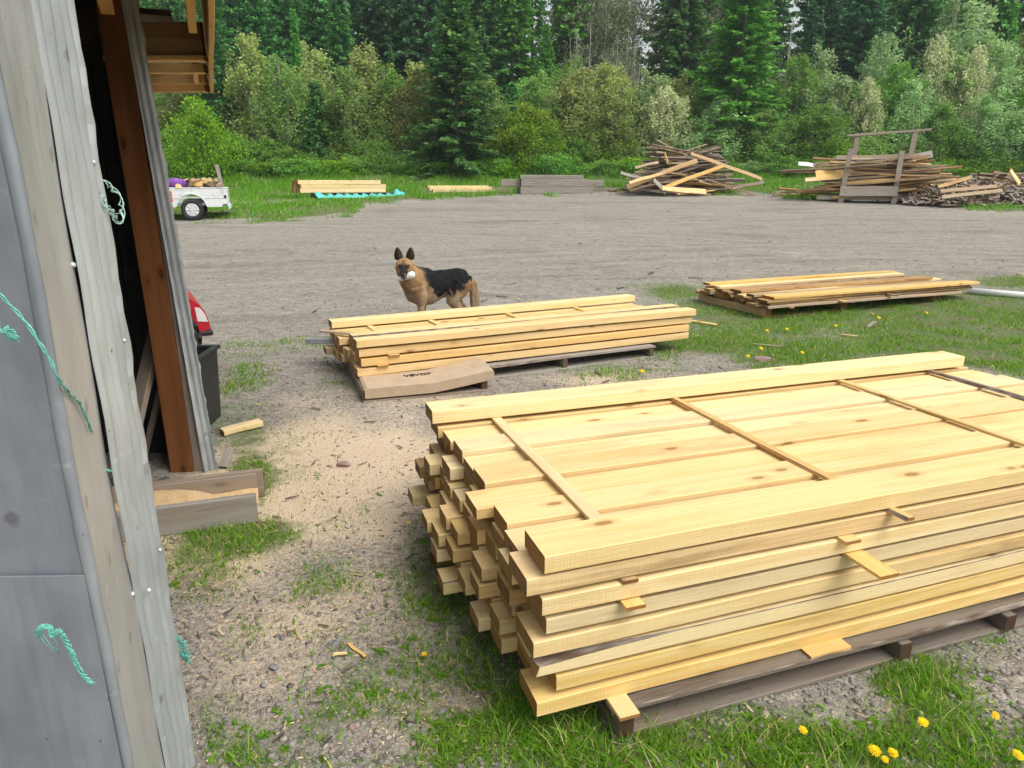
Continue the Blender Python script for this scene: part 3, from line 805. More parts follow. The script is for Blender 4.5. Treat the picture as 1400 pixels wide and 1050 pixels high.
twine([ad(-8, 425, .96), ad(3, 452, .955), ad(12, 448, .955), ad(24, 462, .96), ad(6, 455, .955), ad(22, 465, .962)], .0010, 'small teal twine knot at the left edge on the dark metal sheet', strands=4, wob=.003, seed=2)
twine([ad(52, 868, .955), ad(55, 858, .95), ad(68, 856, .95), ad(73, 868, .95), ad(82, 862, .95), ad(92, 878, .955), ad(102, 900, .96), ad(112, 918, .962), ad(124, 933, .965)], .0011, 'frayed teal twine tail tied low on the dark metal sheet', strands=9, wob=.0042, seed=3,
      extra=[[ad(52, 866, .955), ad(62, 880, .957), ad(78, 893, .96)], [ad(58, 866, .955), ad(70, 884, .957), ad(82, 889, .96)], [ad(70, 865, .955), ad(78, 880, .957), ad(80, 894, .96)]])
twine([ad(128, 252, 1.57), ad(134, 262, 1.56), ad(150, 285, 1.58), ad(163, 302, 1.6), ad(168, 285, 1.62), ad(158, 262, 1.63), ad(142, 250, 1.62), ad(130, 255, 1.6), ad(140, 275, 1.58), ad(160, 296, 1.6)], .0012, 'pale green twine loop hooked on the corrugated edge by the doorway', 'twine_pale', strands=4, wob=.007, seed=4)
twine([ad(144, 642, 1.255), ad(150, 643, 1.25), ad(158, 646, 1.3), ad(168, 652, 1.36)], .0012, 'short teal twine end between the pale flashing and the corrugated sheet', strands=3, wob=.002, seed=5)
twine([ad(236, 870, 1.59), ad(245, 872, 1.6), ad(254, 882, 1.62), ad(256, 898, 1.63), ad(246, 893, 1.61), ad(240, 880, 1.6), ad(250, 888, 1.62), ad(258, 905, 1.63)], .0011, 'teal twine tuft at the bottom edge of the corrugated sheet', strands=9, wob=.008, seed=6)

# ================================================================== BLACK TROUGH AND RED TRACTOR BEHIND THE POST
tr = empty('trough', (-2.405, 4.47, gz(-2.2, 4.4)), R(4), 'black plastic trough standing behind the shed post', 'trough')
def frustum(x0, x1, y0, y1, z0, z1, k):
    V = [(x0 * k, y0 * k, z0), (x1 * k, y0 * k, z0), (x1 * k, y1 * k, z0), (x0 * k, y1 * k, z0), (x0, y0, z1), (x1, y0, z1), (x1, y1, z1), (x0, y1, z1)]
    return V, [(0, 3, 2, 1), (0, 1, 5, 4), (1, 2, 6, 5), (2, 3, 7, 6), (3, 0, 4, 7)]
mb = MB()
Vf, Ff = frustum(-.36, .36, -.18, .18, 0, .50, .93); mb.add(Vf, Ff)
Vf, Ff = frustum(-.335, .335, -.155, .155, .02, .495, .93); mb.add(Vf, [tuple(reversed(f)) for f in Ff])
mb.build('tub', M['black_plastic'], tr)
mb = MB(); mb.box((-.38, -.20, .49), (.38, -.155, .515), bev=.006); mb.box((-.38, .155, .49), (.38, .20, .515), bev=.006); mb.box((-.38, -.155, .49), (-.335, .155, .515), bev=.006); mb.box((.335, -.155, .49), (.38, .155, .515), bev=.006)
mb.build('rim', M['black_plastic'], tr)

gt = gz(-2.4, 5.3)
tt = empty('garden_tractor', (-3.19, 5.85, gt), R(29), 'red garden tractor with knobbly black tyres parked behind the shed', 'tractor')
def tyre(parent, x, y, r, w, name='tyre'):
    mb = MB(); n = 40
    prof = [(r * .62, -w * .42), (r * .80, -w * .52), (r * .93, -w * .46), (r * .98, -w * .25), (r * .98, w * .25), (r * .93, w * .46), (r * .80, w * .52), (r * .62, w * .42)]
    V = []; Fc = []
    for i in range(n):
        a = 2 * math.pi * i / n
        for (rr, yy) in prof: V.append((x + rr * math.cos(a), y + yy, r + rr * math.sin(a)))
    k = len(prof)
    for i in range(n):
        for j in range(k): Fc.append((i * k + j, i * k + (j + 1) % k, ((i + 1) % n) * k + (j + 1) % k, ((i + 1) % n) * k + j))
    mb.add(V, Fc)
    for i in range(22):
        a = 2 * math.pi * i / 22
        for s in (-1, 1):
            Mx = Matrix.Translation((x, y, r)) @ Matrix.Rotation(-a - (.07 * s), 4, 'Y') @ Matrix.Rotation(s * .6, 4, 'X')
            mb.box((r * .95, -w * .30 + s * w * .24, -r * .045), (r * 1.03, w * .30 + s * w * .24, r * .045), M4=Mx)
    o = mb.build(name, M['black_rubber'], parent); return o
def rim(parent, x, y, r, w, cx=.0, mat='rim', spokes=8):
    mb = MB(); mb.tube([(x, y - w * .4, cx), (x, y - w * .36, cx), (x, y + w * .36, cx), (x, y + w * .4, cx)], [r * .60, r * .655, r * .655, r * .60], 32)
    for s in (-1, 1):
        mb.tube([(x, y + s * w * .38, cx), (x, y + s * w * .47, cx)], [r * .2, r * .16], 16)
        for i in range(spokes):
            a = 2 * math.pi * i / spokes
            mb.tube([(x + r * .16 * math.cos(a), y + s * w * .43, cx + r * .16 * math.sin(a)), (x + r * .58 * math.cos(a), y + s * w * .42, cx + r * .58 * math.sin(a))], [r * .05, r * .065], 6)
    return mb.build('rim', M[mat], parent)
def wheel(parent, x, y, r, w, mat='rim'):
    wh = empty('wheel', (0, 0, 0)); wh.parent = parent
    tyre(wh, x, y, r, w); rim(wh, x, y, r, w, r, mat)
    return wh
wheel(tt, .03, -.56, .36, .22, 'red_paint'); wheel(tt, .03, .50, .36, .22, 'red_paint')
wheel(tt, -1.15, -.3, .2, .16, 'red_paint'); wheel(tt, -1.15, .3, .2, .16, 'red_paint')
mb = MB(); mb.box((-1.35, -.22, .36), (-.55, .22, .78), bev=.06); mb.build('hood', M['red_paint'], tt, True)
mb = MB(); mb.box((-.55, -.26, .28), (.3, .26, .40), bev=.03); mb.build('chassis', M['black_plastic'], tt)
prof = [(.15, .40), (.15, .68), (.30, .69), (.37, .675), (.425, .63), (.465, .56), (.49, .47), (.49, .42), (.45, .40)]
mb = MB(); mb.prism(prof, -.46, .30); mb.build('rear_fender', M['red_paint'], tt)
mb = MB(); mb.add([(.40, -.4635, .49), (.478, -.4635, .48), (.462, -.4635, .545), (.43, -.4635, .60), (.39, -.4635, .61)], [(0, 1, 2, 3, 4)])
mb.add([(.4675, -.44, .565), (.4925, -.44, .478), (.4925, -.26, .478), (.4675, -.26, .565)], [(0, 1, 2, 3)]); o_ = mb.build('white_decal', M['white_plain'], tt); o_.modifiers.new('t', 'SOLIDIFY').thickness = .004
mb = MB(); mb.box((.33, -.47, .36), (.51, .30, .405), bev=.015); mb.build('bumper', M['black_plastic'], tt)
mb = MB(); mb.box((-.1, -.2, .62), (.28, .2, .72), bev=.04); mb.box((.18, -.2, .70), (.27, .2, 1.0), bev=.04); mb.build('seat', M['black_plastic'], tt)
# ================================================================== DOG
def build_dog():
    mb = MB()
    # trunk: chest deep, belly tucked up
    tx = [(-.37, .535, .05, .06), (-.33, .525, .12, .105), (-.24, .53, .148, .125), (-.12, .52, .142, .125), (0, .50, .16, .135), (.10, .478, .195, .145), (.20, .478, .20, .14), (.29, .505, .17, .12), (.34, .53, .09, .07)]
    mb.tube([(x, 0, z) for x, z, a, b in tx], [(a, b) for x, z, a, b in tx], 16)
    # neck, turning to the dog's left
    mb.tube([(.14, 0, .53), (.25, .015, .575), (.33, .04, .635), (.375, .075, .69), (.385, .09, .73)], [.165, .145, .122, .104, .08], 14)
    hy = R(70)
    mb.tube([(.16, 0, .50), (.24, .005, .535), (.30, .02, .585), (.335, .045, .63)], [(.17, .14), (.172, .138), (.15, .122), (.125, .108)], 14)
    HM = Matrix.Translation((.388, .105, .735)) @ Matrix.Scale(1.16, 4) @ Matrix.Rotation(hy, 4, 'Z') @ Matrix.Rotation(R(9), 4, 'Y')
    h = lambda p: HM @ Vector(p)
    mb.tube([h((-.085, 0, .0)), h((-.05, 0, .005)), h((0, 0, .01)), h((.045, 0, .0)), h((.075, 0, -.012))], [(.05, .055), (.076, .09), (.078, .098), (.070, .086), (.050, .06)], 14)
    mb.tube([h((.045, 0, -.022)), h((.085, 0, -.032)), h((.135, 0, -.04)), h((.175, 0, -.044)), h((.192, 0, -.046))], [(.052, .06), (.046, .052), (.040, .043), (.034, .036), (.020, .024)], 12)
    mb.tube([h((.02, 0, -.06)), h((.08, 0, -.075)), h((.15, 0, -.08))], [(.03, .04), (.02, .03), (.012, .02)], 10)   # lower jaw
    for s in (-1, 1):
        mb.tube([h((.02, s * .05, -.02)), h((-.05, s * .06, -.03))], [.042, .04], 10)   # cheek ruff
    # legs
    for s, fx in ((-1, -.02), (1, .06)):
        y = .10 * s
        mb.tube([(.20 + fx, y, .50), (.17 + fx, y * 1.08, .37), (.165 + fx, y, .30), (.175 + fx, y, .18), (.18 + fx, y, .13), (.195 + fx, y, .06), (.20 + fx, y, .035)], [.095, .068, .046, .031, .032, .026, .03], 12)
        mb.tube([(.175 + fx, y, .028), (.215 + fx, y, .03), (.25 + fx, y, .02)], [(.028, .03), (.032, .038), (.018, .026)], 10)
    for s, fx in ((-1, 0), (1, .10)):
        y = .085 * s
        mb.tube([(-.27 + fx * .3, y * .8, .50), (-.235 + fx * .6, y * 1.1, .40), (-.215 + fx * .7, y * 1.15, .32), (-.30 + fx * .9, y * 1.1, .225), (-.365 + fx, y, .165), (-.36 + fx, y, .10), (-.35 + fx, y, .04)], [.125, .105, .078, .046, .030, .025, .028], 12)
        mb.tube([(-.365 + fx, y, .026), (-.32 + fx, y, .03), (-.285 + fx, y, .02)], [(.026, .03), (.032, .038), (.018, .026)], 10)
    # tail hanging
    mb.tube([(-.35, .03, .56), (-.395, .05, .50), (-.415, .05, .38), (-.42, .05, .26), (-.41, .05, .17), (-.39, .05, .12)], [.04, .045, .055, .055, .042, .015], 10)
    o = mb.build('dog_sculpt', M['black_plastic'])
    md = o.modifiers.new('r', 'REMESH'); md.mode = 'VOXEL'; md.voxel_size = .0105
    sm = o.modifiers.new('s', 'SMOOTH'); sm.factor = .5; sm.iterations = 8
    dg = bpy.context.evaluated_depsgraph_get(); dg.update()
    me = bpy.data.meshes.new_from_object(o.evaluated_get(dg))
    bpy.data.objects.remove(o)
    n = len(me.vertices); co = np.zeros(n * 3, np.float32); me.vertices.foreach_get('co', co); co = co.reshape(-1, 3)
    HI = np.array(HM.inverted()); hc = co @ HI[:3, :3].T + HI[:3, 3]
    x, y, z = co.T
    nrm = np.zeros(n * 3, np.float32); me.vertices.foreach_get('normal', nrm); nrm = nrm.reshape(-1, 3)
    body = np.clip((z - .12) / .2, 0, 1) * (1 - .8 * np.clip((.17 - np.sqrt((hc ** 2).sum(1))) / .03, 0, 1))
    tuft = (vnoise(x * 55 + z * 30, z * 22 + y * 45, 9) - .5) * .005 + (vnoise(x * 20 + y * 9, z * 14, 4) - .5) * .008
    me.vertices.foreach_set('co', (co + nrm * (tuft * body)[:, None]).astype(np.float32).ravel()); me.update()
    tan = np.array((.48, .31, .165)); red = np.array((.36, .20, .09)); blk = np.array((.014, .0145, .017)); crm = np.array((.56, .43, .28))
    nz = vnoise(x * 30, z * 30 + y * 20, 3) - .5; nz2 = vnoise(x * 9 + y * 7, z * 9, 5) - .5
    def ss(a, b, t): t = np.clip((t - a) / (b - a), 0, 1); return t * t * (3 - 2 * t)
    col = np.tile(tan, (n, 1))
    lerp = lambda c, d, w: c * (1 - w[:, None]) + d * w[:, None]
    col = lerp(col, red, ss(-.2, .5, nz2 + nz * .4))
    # pale belly, inside of legs, chest front
    col = lerp(col, crm, ss(.44, .36, z + nz * .05) * (x > -.2) * (x < .12) * .8)
    col = lerp(col, crm, ss(.33, .12, z + nz * .05) * .55)
    col = lerp(col, crm, ss(-.30, -.40, x + nz * .04) * (z < .47) * .8)
    col = lerp(col, crm, ss(.50, .40, z + nz * .06) * ss(.10, .18, x) * .55)
    # saddle
    lim = .395 + np.maximum(0, -x - .08) * .62 + np.maximum(0, x - .06) * 1.4
    sad = ss(-.05, .035, z - lim + nz * .12 + nz2 * .05) * ss(.24, .12, x + nz * .10 + nz2 * .06) * (z < .75)
    col = lerp(col, blk, sad)
    # dark hackles along neck top
    neck = ss(.62, .70, z + nz * .08) * (x < .36) * (x > .08) * ss(.09, .03, np.abs(y - .03)) * ss(.86, .70, z)
    col = lerp(col, blk * 1.6, neck * .85)
    dark_chest = ss(.08, .0, np.abs(z - .62 + nz * .05)) * ss(.26, .34, x) * .55
    col = lerp(col, blk * 3, dark_chest)
    col = lerp(col, blk, (x < -.40) * ss(.5, .3, np.abs(z - .3)) * .35)
    # head
    hx, hyy, hz = hc.T
    head = ss(.16, .13, np.sqrt((hx - .04) ** 2 + hyy ** 2 + hz ** 2))
    hcol = np.tile(np.array((.44, .27, .13)), (n, 1))
    hcol = lerp(hcol, blk, ss(.065, .105, hx + nz * .02) * .97)
    hcol = lerp(hcol, blk * 1.5, ss(.028, .012, np.abs(hyy)) * ss(.02, .05, hx) * .55)
    eye = np.where(hx > .03, (np.abs(hyy) - .034) ** 2 + (hz - .016) ** 2, 1)
    hcol = lerp(hcol, blk, ss(.026 ** 2, .014 ** 2, eye) * .92)
    hcol = lerp(hcol, blk, ss(.045, .075, hz) * ss(.045, .07, np.abs(hyy)) * .7)
    hcol = lerp(hcol, crm, ss(-.07, -.085, hz) * (hx > .03) * .6)
    w = head * (z > .66)
    col = lerp(col, hcol, w)
    a = me.color_attributes.new('coat', 'FLOAT_COLOR', 'POINT')
    a.data.foreach_set('color', np.concatenate([np.clip(col, 0, 1), np.ones((n, 1))], 1).astype(np.float32).ravel())
    me.polygons.foreach_set('use_smooth', np.ones(len(me.polygons), bool))
    m, nt, out = new_mat('dog_coat'); T = NT(nt)
    at = T.n('ShaderNodeAttribute', attribute_name='coat').outputs['Color']
    tc = T.n('ShaderNodeTexCoord').outputs['Object']
    f = T.noise(T.vmul(tc, (45, 90, 110)), 1.0, 3, .7)
    c = T.mix(T.math('MULTIPLY', T.smooth(f, .35, .7), .35), at, T.mix(.5, at, (.02, .015, .01)))
    T.bsdf(out, c, .75, .2, 0, T.bump(f, .9, .012))
    me.materials.clear(); me.materials.append(m)
    dog = bpy.data.objects.new('dog', me); C.objects.link(dog)
    # short coat: hairs lying back along the body
    nf = len(me.polygons); fc = np.zeros(nf * 3, np.float32); me.polygons.foreach_get('center', fc); fc = fc.reshape(-1, 3)
    fn = np.zeros(nf * 3, np.float32); me.polygons.foreach_get('normal', fn); fn = fn.reshape(-1, 3)
    fv = np.zeros(nf, np.int32); me.polygons.foreach_get('loop_start', fv); lv = np.zeros(len(me.loops), np.int32); me.loops.foreach_get('vertex_index', lv); v0 = lv[fv]
    hd = ((fc @ HI[:3, :3].T + HI[:3, 3]) ** 2).sum(1) ** .5 * (1 - 0) 
    hs_, vs_, cs_ = [], [], []
    for rep in range(3):
        keep = (fc[:, 2] > .10) & (NR.random(nf) < .75); q = fc[keep]; nn = fn[keep]; k = len(q)
        flow = np.stack([-np.ones(k), np.zeros(k), -.55 + 0 * q[:, 0]], -1) + NR.normal(0, .22, (k, 3))
        flow -= nn * (flow * nn).sum(1)[:, None]; flow /= np.linalg.norm(flow, axis=1)[:, None] + 1e-6
        side = np.cross(nn, flow); q = q + side * NR.uniform(-.006, .006, (k, 1)) + flow * NR.uniform(-.006, .006, (k, 1))
        nearh = hd[keep] < .19
        L = NR.uniform(.007, .018, (k, 1)) * np.where(nearh, .32, 1)[:, None] * np.where(q[:, 2] < .3, .6, 1)[:, None]; w = NR.uniform(.0016, .0032, (k, 1))
        tip = q + flow * L + nn * L * NR.uniform(.12, .42, (k, 1))
        vs_.append(np.stack([q - side * w, q + side * w, tip], 1).reshape(-1, 3)); cs_.append(np.repeat(col[v0[keep]] * NR.uniform(.6, 1.35, (k, 1)), 3, 0))
    vs_ = np.concatenate(vs_); cs_ = np.concatenate(cs_)
    fur = link_mesh('fur', vs_, np.arange(len(vs_)).reshape(-1, 3), m, dog)
    a2 = fur.data.color_attributes.new('coat', 'FLOAT_COLOR', 'POINT'); a2.data.foreach_set('color', np.concatenate([np.clip(cs_, 0, 1), np.ones((len(cs_), 1))], 1).astype(np.float32).ravel())
    mears = plain_mat('dog_ear', (.035, .024, .018), .8, .15, vary=.3)
    minner = plain_mat('dog_inner_ear', (.12, .07, .05), .8, .15)
    meye = plain_mat('dog_eye', (.02, .010, .005), .12, .6)
    mnose = plain_mat('dog_nose', (.012, .012, .013), .35, .5)
    for s in (-1, 1):
        E_ = MB(); V = []; Fc = []
        rows = [(0, .038), (.032, .040), (.066, .032), (.092, .019), (.112, .004)]
        for (t, w) in rows:
            for k in range(7):
                q = -1 + 2 * k / 6
                V.append(h((-.015 + .028 * abs(q) ** 1.6 * -1 + .02 - t * .02, s * (.050 + t * .10) + q * w, .055 + t)))
        for j in range(4):
            for k in range(6): Fc.append((j * 7 + k, j * 7 + k + 1, (j + 1) * 7 + k + 1, (j + 1) * 7 + k))
        off = len(V); bk = (HM.to_3x3() @ Vector((-.012, 0, 0)))
        V2 = [v + bk for v in V]; F2 = [tuple(reversed([i + off for i in f])) for f in Fc]
        side = []
        for j in range(4):
            for k in (0, 6): side.append((j * 7 + k, (j + 1) * 7 + k, (j + 1) * 7 + k + off, j * 7 + k + off))
        ob = MB().add(V + V2, Fc + F2 + side).build('ear', mears, dog, True)
        eb = MB(); p = h((.076, s * .033, .017)); d = (HM.to_3x3() @ Vector((1, s * .35, 0))).normalized()
        eb.tube([p - d * .008, p, p + d * .004, p + d * .006], [.008, .0085, .006, .001], 10); eb.build('eye', meye, dog, True)
    nb = MB(); nb.tube([h((.183, 0, -.030)), h((.196, 0, -.030)), h((.205, 0, -.033))], [(.019, .022), (.017, .021), (.008, .012)], 12); nb.build('nose', mnose, dog, True)
    # harness strap round the chest
    sb = MB(); P = []
    for i in range(33):
        a = 2 * math.pi * i / 32
        P.append((.115 + .03 * math.sin(a), .139 * math.cos(a), .488 + .194 * math.sin(a)))
    sb.tube(P, [(.004, .011)] * 33, 6, caps=False); sb.build('harness_strap', plain_mat('grey_webbing', (.34, .33, .31), .8, .2), dog)
    tag(dog, 'black and tan German shepherd standing behind the middle stack with a bone', 'dog')
    return dog, HM
dog, HM = build_dog()
dp = on_ground(600, 450)
dyaw = R(203)
dog.location = (dp.x, dp.y, dp.z); dog.rotation_euler = (0, 0, dyaw); dog.scale = (1.0, 1.0, 1.0)
# the bone, held across the jaws
bn = MB()
bn.tube([(-.062, 0, -.004), (-.055, 0, -.002), (-.03, 0, 0), (.02, 0, 0), (.05, 0, .004), (.075, 0, .010), (.088, 0, .012)], [.006, .016, .020, .022, .028, .026, .008], 12)
bo = bn.build('chew_bone', M['white_plain'], smooth=True)
DM = Matrix.Translation(dog.location) @ Matrix.Rotation(dyaw, 4, 'Z') @ Matrix.Scale(1.0, 4)
bo.matrix_world = DM @ HM @ Matrix.Translation((.125, 0.005, -.072)) @ Matrix.Rotation(R(90), 4, 'Z') @ Matrix.Rotation(R(-14), 4, 'Y') @ Matrix.Scale(1.15, 4)
tag(bo, 'white chew bone held in the dog\'s mouth', 'dog toy')

# ================================================================== TRAILER WITH FIREWOOD
tw = on_ground(265, 301)
tl = empty('trailer', (tw.x - .26, tw.y + .72, tw.z), R(20), 'white single axle trailer made from a pickup bed, piled with firewood', 'trailer')
def side_panel(y, s):
    # side with a round wheel arch cut into its lower edge
    top = .86
    xs = [-1.1 + 2.05 * i / 48 for i in range(49)]
    low = [max(.36 + (.08 if x > .8 else 0), .30 + math.sqrt(max(0, .40 ** 2 - x * x)) if abs(x) < .40 else 0) for x in xs]
    V = []; Fc = []
    for yy in (y - .02, y + .02):
        for x, l in zip(xs, low): V += [(x, yy, l), (x, yy, top)]
    nn = 2 * len(xs)
    for i in range(len(xs) - 1):
        a = 2 * i
        Fc += [(a, a + 2, a + 3, a + 1), (nn + a, nn + a + 1, nn + a + 3, nn + a + 2), (a, nn + a, nn + a + 2, a + 2), (a + 1, a + 3, nn + a + 3, nn + a + 1)]
    MB().add(V, Fc).build('side_panel', M['white_paint'], tl)
    tr_ = MB(); P = [(.40 * math.cos(a), y + s * .03, .30 + .43 * math.sin(a)) for a in [math.pi * (.06 + .88 * i / 14) for i in range(15)]]
    tr_.tube(P, [(.016, .02)] * 15, 6); tr_.box((-1.1, y - .03, top), (.96, y + .03, top + .035), bev=.01); tr_.box((-1.09, y + s * .021, .60), (.94, y + s * .03, .625), bev=.003)
    tr_.build('side_rail', M['white_paint'], tl)
side_panel(-.78, -1); side_panel(.78, 1)
MB().box((-1.08, -.76, .40), (.93, .76, .44)).build('bed_floor', M['steel'], tl)
MB().box((.93, -.80, .36), (.97, .80, .845), bev=.01).build('front_panel', M['white_paint'], tl)
MB().box((-1.13, -.80, .36), (-1.095, .80, .845), bev=.01).build('tail_gate', M['white_paint'], tl)
MB().box((.955, -.82, .30), (1.01, .82, .42), bev=.01).build('bumper', M['white_paint'], tl)
MB().tube([(-1.1, 0, .4), (-2.1, 0, .4)], .04, 8).build('tow_bar', M['steel'], tl)
for s in (-1, 1):
    wheel(tl, 0, s * .77, .29, .19)
    MB().box((-.66, s * .803 - .012, .50), (-.47, s * .803 + .012, .80), bev=.008).build('tail_light', M['lamp_orange'], tl)
    MB().box((.86, s * .803 - .01, .60), (.93, s * .803 + .01, .68), bev=.004).build('side_marker', M['black_plastic'], tl)
    st = s < 0 and MB().box((-.05, -.03, 0), (.05, .03, .72), bev=.006).build('stake', M['grey_wood'], tl, loc=(.86, s * .70, .80), rot=(0, R(-8), 0))
rt = random.Random(3)
tmw = Matrix.Translation(tl.location) @ Matrix.Rotation(R(20), 4, 'Z')
for i in range(24):
    L = rt.uniform(.28, .4); a = rt.uniform(.06, .10)
    mb = MB(); n = rt.choice((5, 6, 7)); P = [(a * (1 + rt.uniform(-.25, .2)) * math.cos(6.283 * k / n), a * .85 * math.sin(6.283 * k / n)) for k in range(n)]
    mb.prism(P, -L / 2, L / 2)
    o = mb.build('firewood_log', M['slab' if i % 3 else 'fresh_orange'])
    o.matrix_world = tmw @ Matrix.Translation((-.30 + 1.1 * ((i * .37) % 1), -.66 + .3 * (i % 4), .88 + .085 * (i // 8) + rt.uniform(-.02, .06))) @ Euler((rt.uniform(-.3, .3), rt.uniform(-.4, .4), rt.uniform(-1, 1))).to_matrix().to_4x4()
    tag(o, 'split firewood log heaped in the white trailer', 'firewood', 'firewood in the white trailer')
mb = MB(); mb.tube([(0, 0, 0), (0, 0, .04), (0, 0, .2), (0, 0, .22)], [.20, .26, .30, .28], 20)
o = mb.build('plastic_bucket', M['purple'], smooth=True); o.matrix_world = tmw @ Matrix.Translation((-.38, -.56, .84)) @ Matrix.Rotation(R(-22), 4, 'X'); tag(o, 'purple plastic tub lying on the firewood in the white trailer', 'tub')

# ================================================================== FAR STACKS ALONG THE VERGE
def plank_pts(name, p0, p1, W, T, mats, r, label, cat, group=None, roll=0., **kw):
    p0 = Vector(p0); p1 = Vector(p1); d = p1 - p0
    return board(name, d.length, W, T, mats, p0, (roll, -math.asin(max(-1, min(1, d.z / d.length))), math.atan2(d.y, d.x)), r, label, cat, group, **kw)
rf = random.Random(21)
a = on_ground(432, 274); b = on_ground(545, 268)
FA = Frame(a.x, a.y, math.atan2(b.y - a.y, b.x - a.x), (a.z + b.z) / 2)
sc = (b - a).length
make_pallet(FA, sc, 1.2, .22, 'long low pallet under the pale far stack at the left of the verge', (.3, sc * .3, sc * .62, sc - .3), mat='pallet', deck=(0, .5, 1.0), bottoms=(.5,), sw=.12, r=rf)
for i in range(3):
    for k in range(3):
        board('plank', sc * 1.0 if i < 2 else sc * .96, .26, .15, [M['fresh']], FA.p(-.55 + rf.uniform(-.1, .1), .15 + .3 * k, .225 + .155 * i), (0, 0, FA.a + rf.uniform(-.006, .006)), rf,
              f'pale plank in the far left stack, {ordn(2 - i)} layer down, {ordn(k)} from the near side', 'plank', 'planks of the far left stack')
tp = MB(); nseg = 40; V = []; Fc = []
for i in range(nseg + 1):
    t = i / nseg; u = -.1 + (sc + .3) * t
    for j in range(4):
        hgt = (.06 + .13 * (.5 + .5 * math.sin(i * 1.7 + j))) * (j / 3) + (.22 * max(0, 1 - abs(t - .93) / .07) * j / 3) + (.2 * max(0, 1 - abs(t - .03) / .04) * j / 3)
        V.append(tuple(FA.p(u, -.42 + .11 * j + .03 * math.sin(i * .9), .015 + hgt)))
for i in range(nseg):
    for j in range(3): Fc.append((i * 4 + j, (i + 1) * 4 + j, (i + 1) * 4 + j + 1, i * 4 + j + 1))
o = tp.add(V, Fc).build('tarp_strip', M['teal'], smooth=True); o.modifiers.new('t', 'SOLIDIFY').thickness = .012
tag(o, 'crumpled teal tarp strip along the foot of the far left stack', 'tarp')
a = on_ground(590, 265); b = on_ground(676, 263)
FB = Frame(a.x, a.y, math.atan2(b.y - a.y, b.x - a.x), (a.z + b.z) / 2)
for k in range(4):
    board('plank', (b - a).length + rf.uniform(-.2, .1), .3, .13, [M['fresh']], FB.p(rf.uniform(-.1, .1), .2 + .34 * k, .03 + .05 * k), (0, 0, FB.a + rf.uniform(-.01, .01)), rf, f'pale plank lying flat left of the grey beams, {ordn(k)} from the near side', 'plank', 'planks lying flat on the verge')
a = on_ground(712, 266); b = on_ground(812, 265)
FG = Frame(a.x, a.y, math.atan2(b.y - a.y, b.x - a.x), (a.z + b.z) / 2); L = L_FG = (b - a).length
for (u, n, z, l, w, hh, lab) in ((0, .2, .0, L, .35, .30, 'long grey weathered beam at the foot of the grey stack on the verge'), (-.05, .62, .0, L, .35, .30, 'grey weathered beam lying behind the lowest one in the grey stack'),
                                 (.03, .22, .31, L * .92, .33, .30, 'grey weathered beam in the middle of the grey stack on the verge'), (-.8, .60, .31, L * .9, .33, .30, 'grey beam sticking out to the left of the grey stack on the verge'),
                                 (.0, .42, .62, L * .86, .5, .16, 'pale topped grey beam on top of the grey stack on the verge'), (.9, .86, .30, L * .9, .35, .28, 'grey beam sticking out to the right of the grey stack on the verge'),
                                 (1.4, .75, .0, L * 1.05, .3, .25, 'low grey board running from the grey stack towards the left scrap heap')):
    board('grey_timber', l, w, hh, [M['grey_wood']], FG.p(u, n, z), (0, 0, FG.a + rf.uniform(-.008, .008)), rf, lab, 'beam', 'beams of the grey stack', bev=.015, bow=.012)

# ---- slab heaps: a bank of shapes, then copies
def slab_bank(n, r, lmin, lmax):
    out = []
    for i in range(n):
        mats = [r.choice([M['slab'], M['slab'], M['slab_dark'], M['tan'], M['tan'], M['grey_wood'], M['pallet'], M['fresh_orange']]), M['bark']]
        out.append(board_mesh('slab', r.uniform(lmin, lmax), r.uniform(.09, .21), r.uniform(.025, .065), r, mats, bow=.04, wane=.03, wane_side=r.choice((1, -1))))
    return out
def put(me, name, loc, rot, label, cat, group):
    o = bpy.data.objects.new(name, me); C.objects.link(o); o.location = loc; o.rotation_euler = rot
    return tag(o, label, cat, group)
def heap(cx, cy, rx, ry, hgt, n, bank, r, label, group, yawsd=.30, pitch=.13, face=0., skew=0.):
    for i in range(n):
        t = i / n; h = hgt * (t ** 1.15)
        k = (1 - t * .9) ** .75
        me = r.choice(bank); L = max(v.co.x for v in me.vertices)
        x = cx + skew * t + r.uniform(-1, 1) * max(.1, (rx * k - L * .42)); y = cy + (r.uniform(-1, .6) * ry * k)
        yaw = face + r.gauss(0, yawsd) + (math.pi if r.random() < .5 else 0)
        pt = r.gauss(0, pitch) 
        # slope down at the flanks
        pt += max(-.35, min(.35, (x - cx) / rx * .25)) * (1 if math.cos(yaw) > 0 else -1) * (.3 + t)
        dx, dy, dz = math.cos(yaw) * math.cos(pt), math.sin(yaw) * math.cos(pt), -math.sin(pt)
        z = gz(x, y) + .03 + h
        z0 = z - dz * L / 2
        low = min(z0, z0 + dz * L) - gz(x, y)
        if low < .02: z0 += .02 - low
        put(me, 'scrap_plank', (x - dx * L / 2, y - dy * L / 2, z0), (r.gauss(0, .25), pt, yaw), label, 'slab', group)
rp = random.Random(9)
bankA = slab_bank(16, rp, 1.8, 3.6)
c = on_ground(940, 268)
K = c.y / (F * 1.0)
heap(c.x, c.y + 1.3, 3.1, 1.3, 1.7, 150, bankA, rp, 'brown waney slab in the left scrap heap on the verge', 'slabs of the left scrap heap')
Yh = c.y - .2
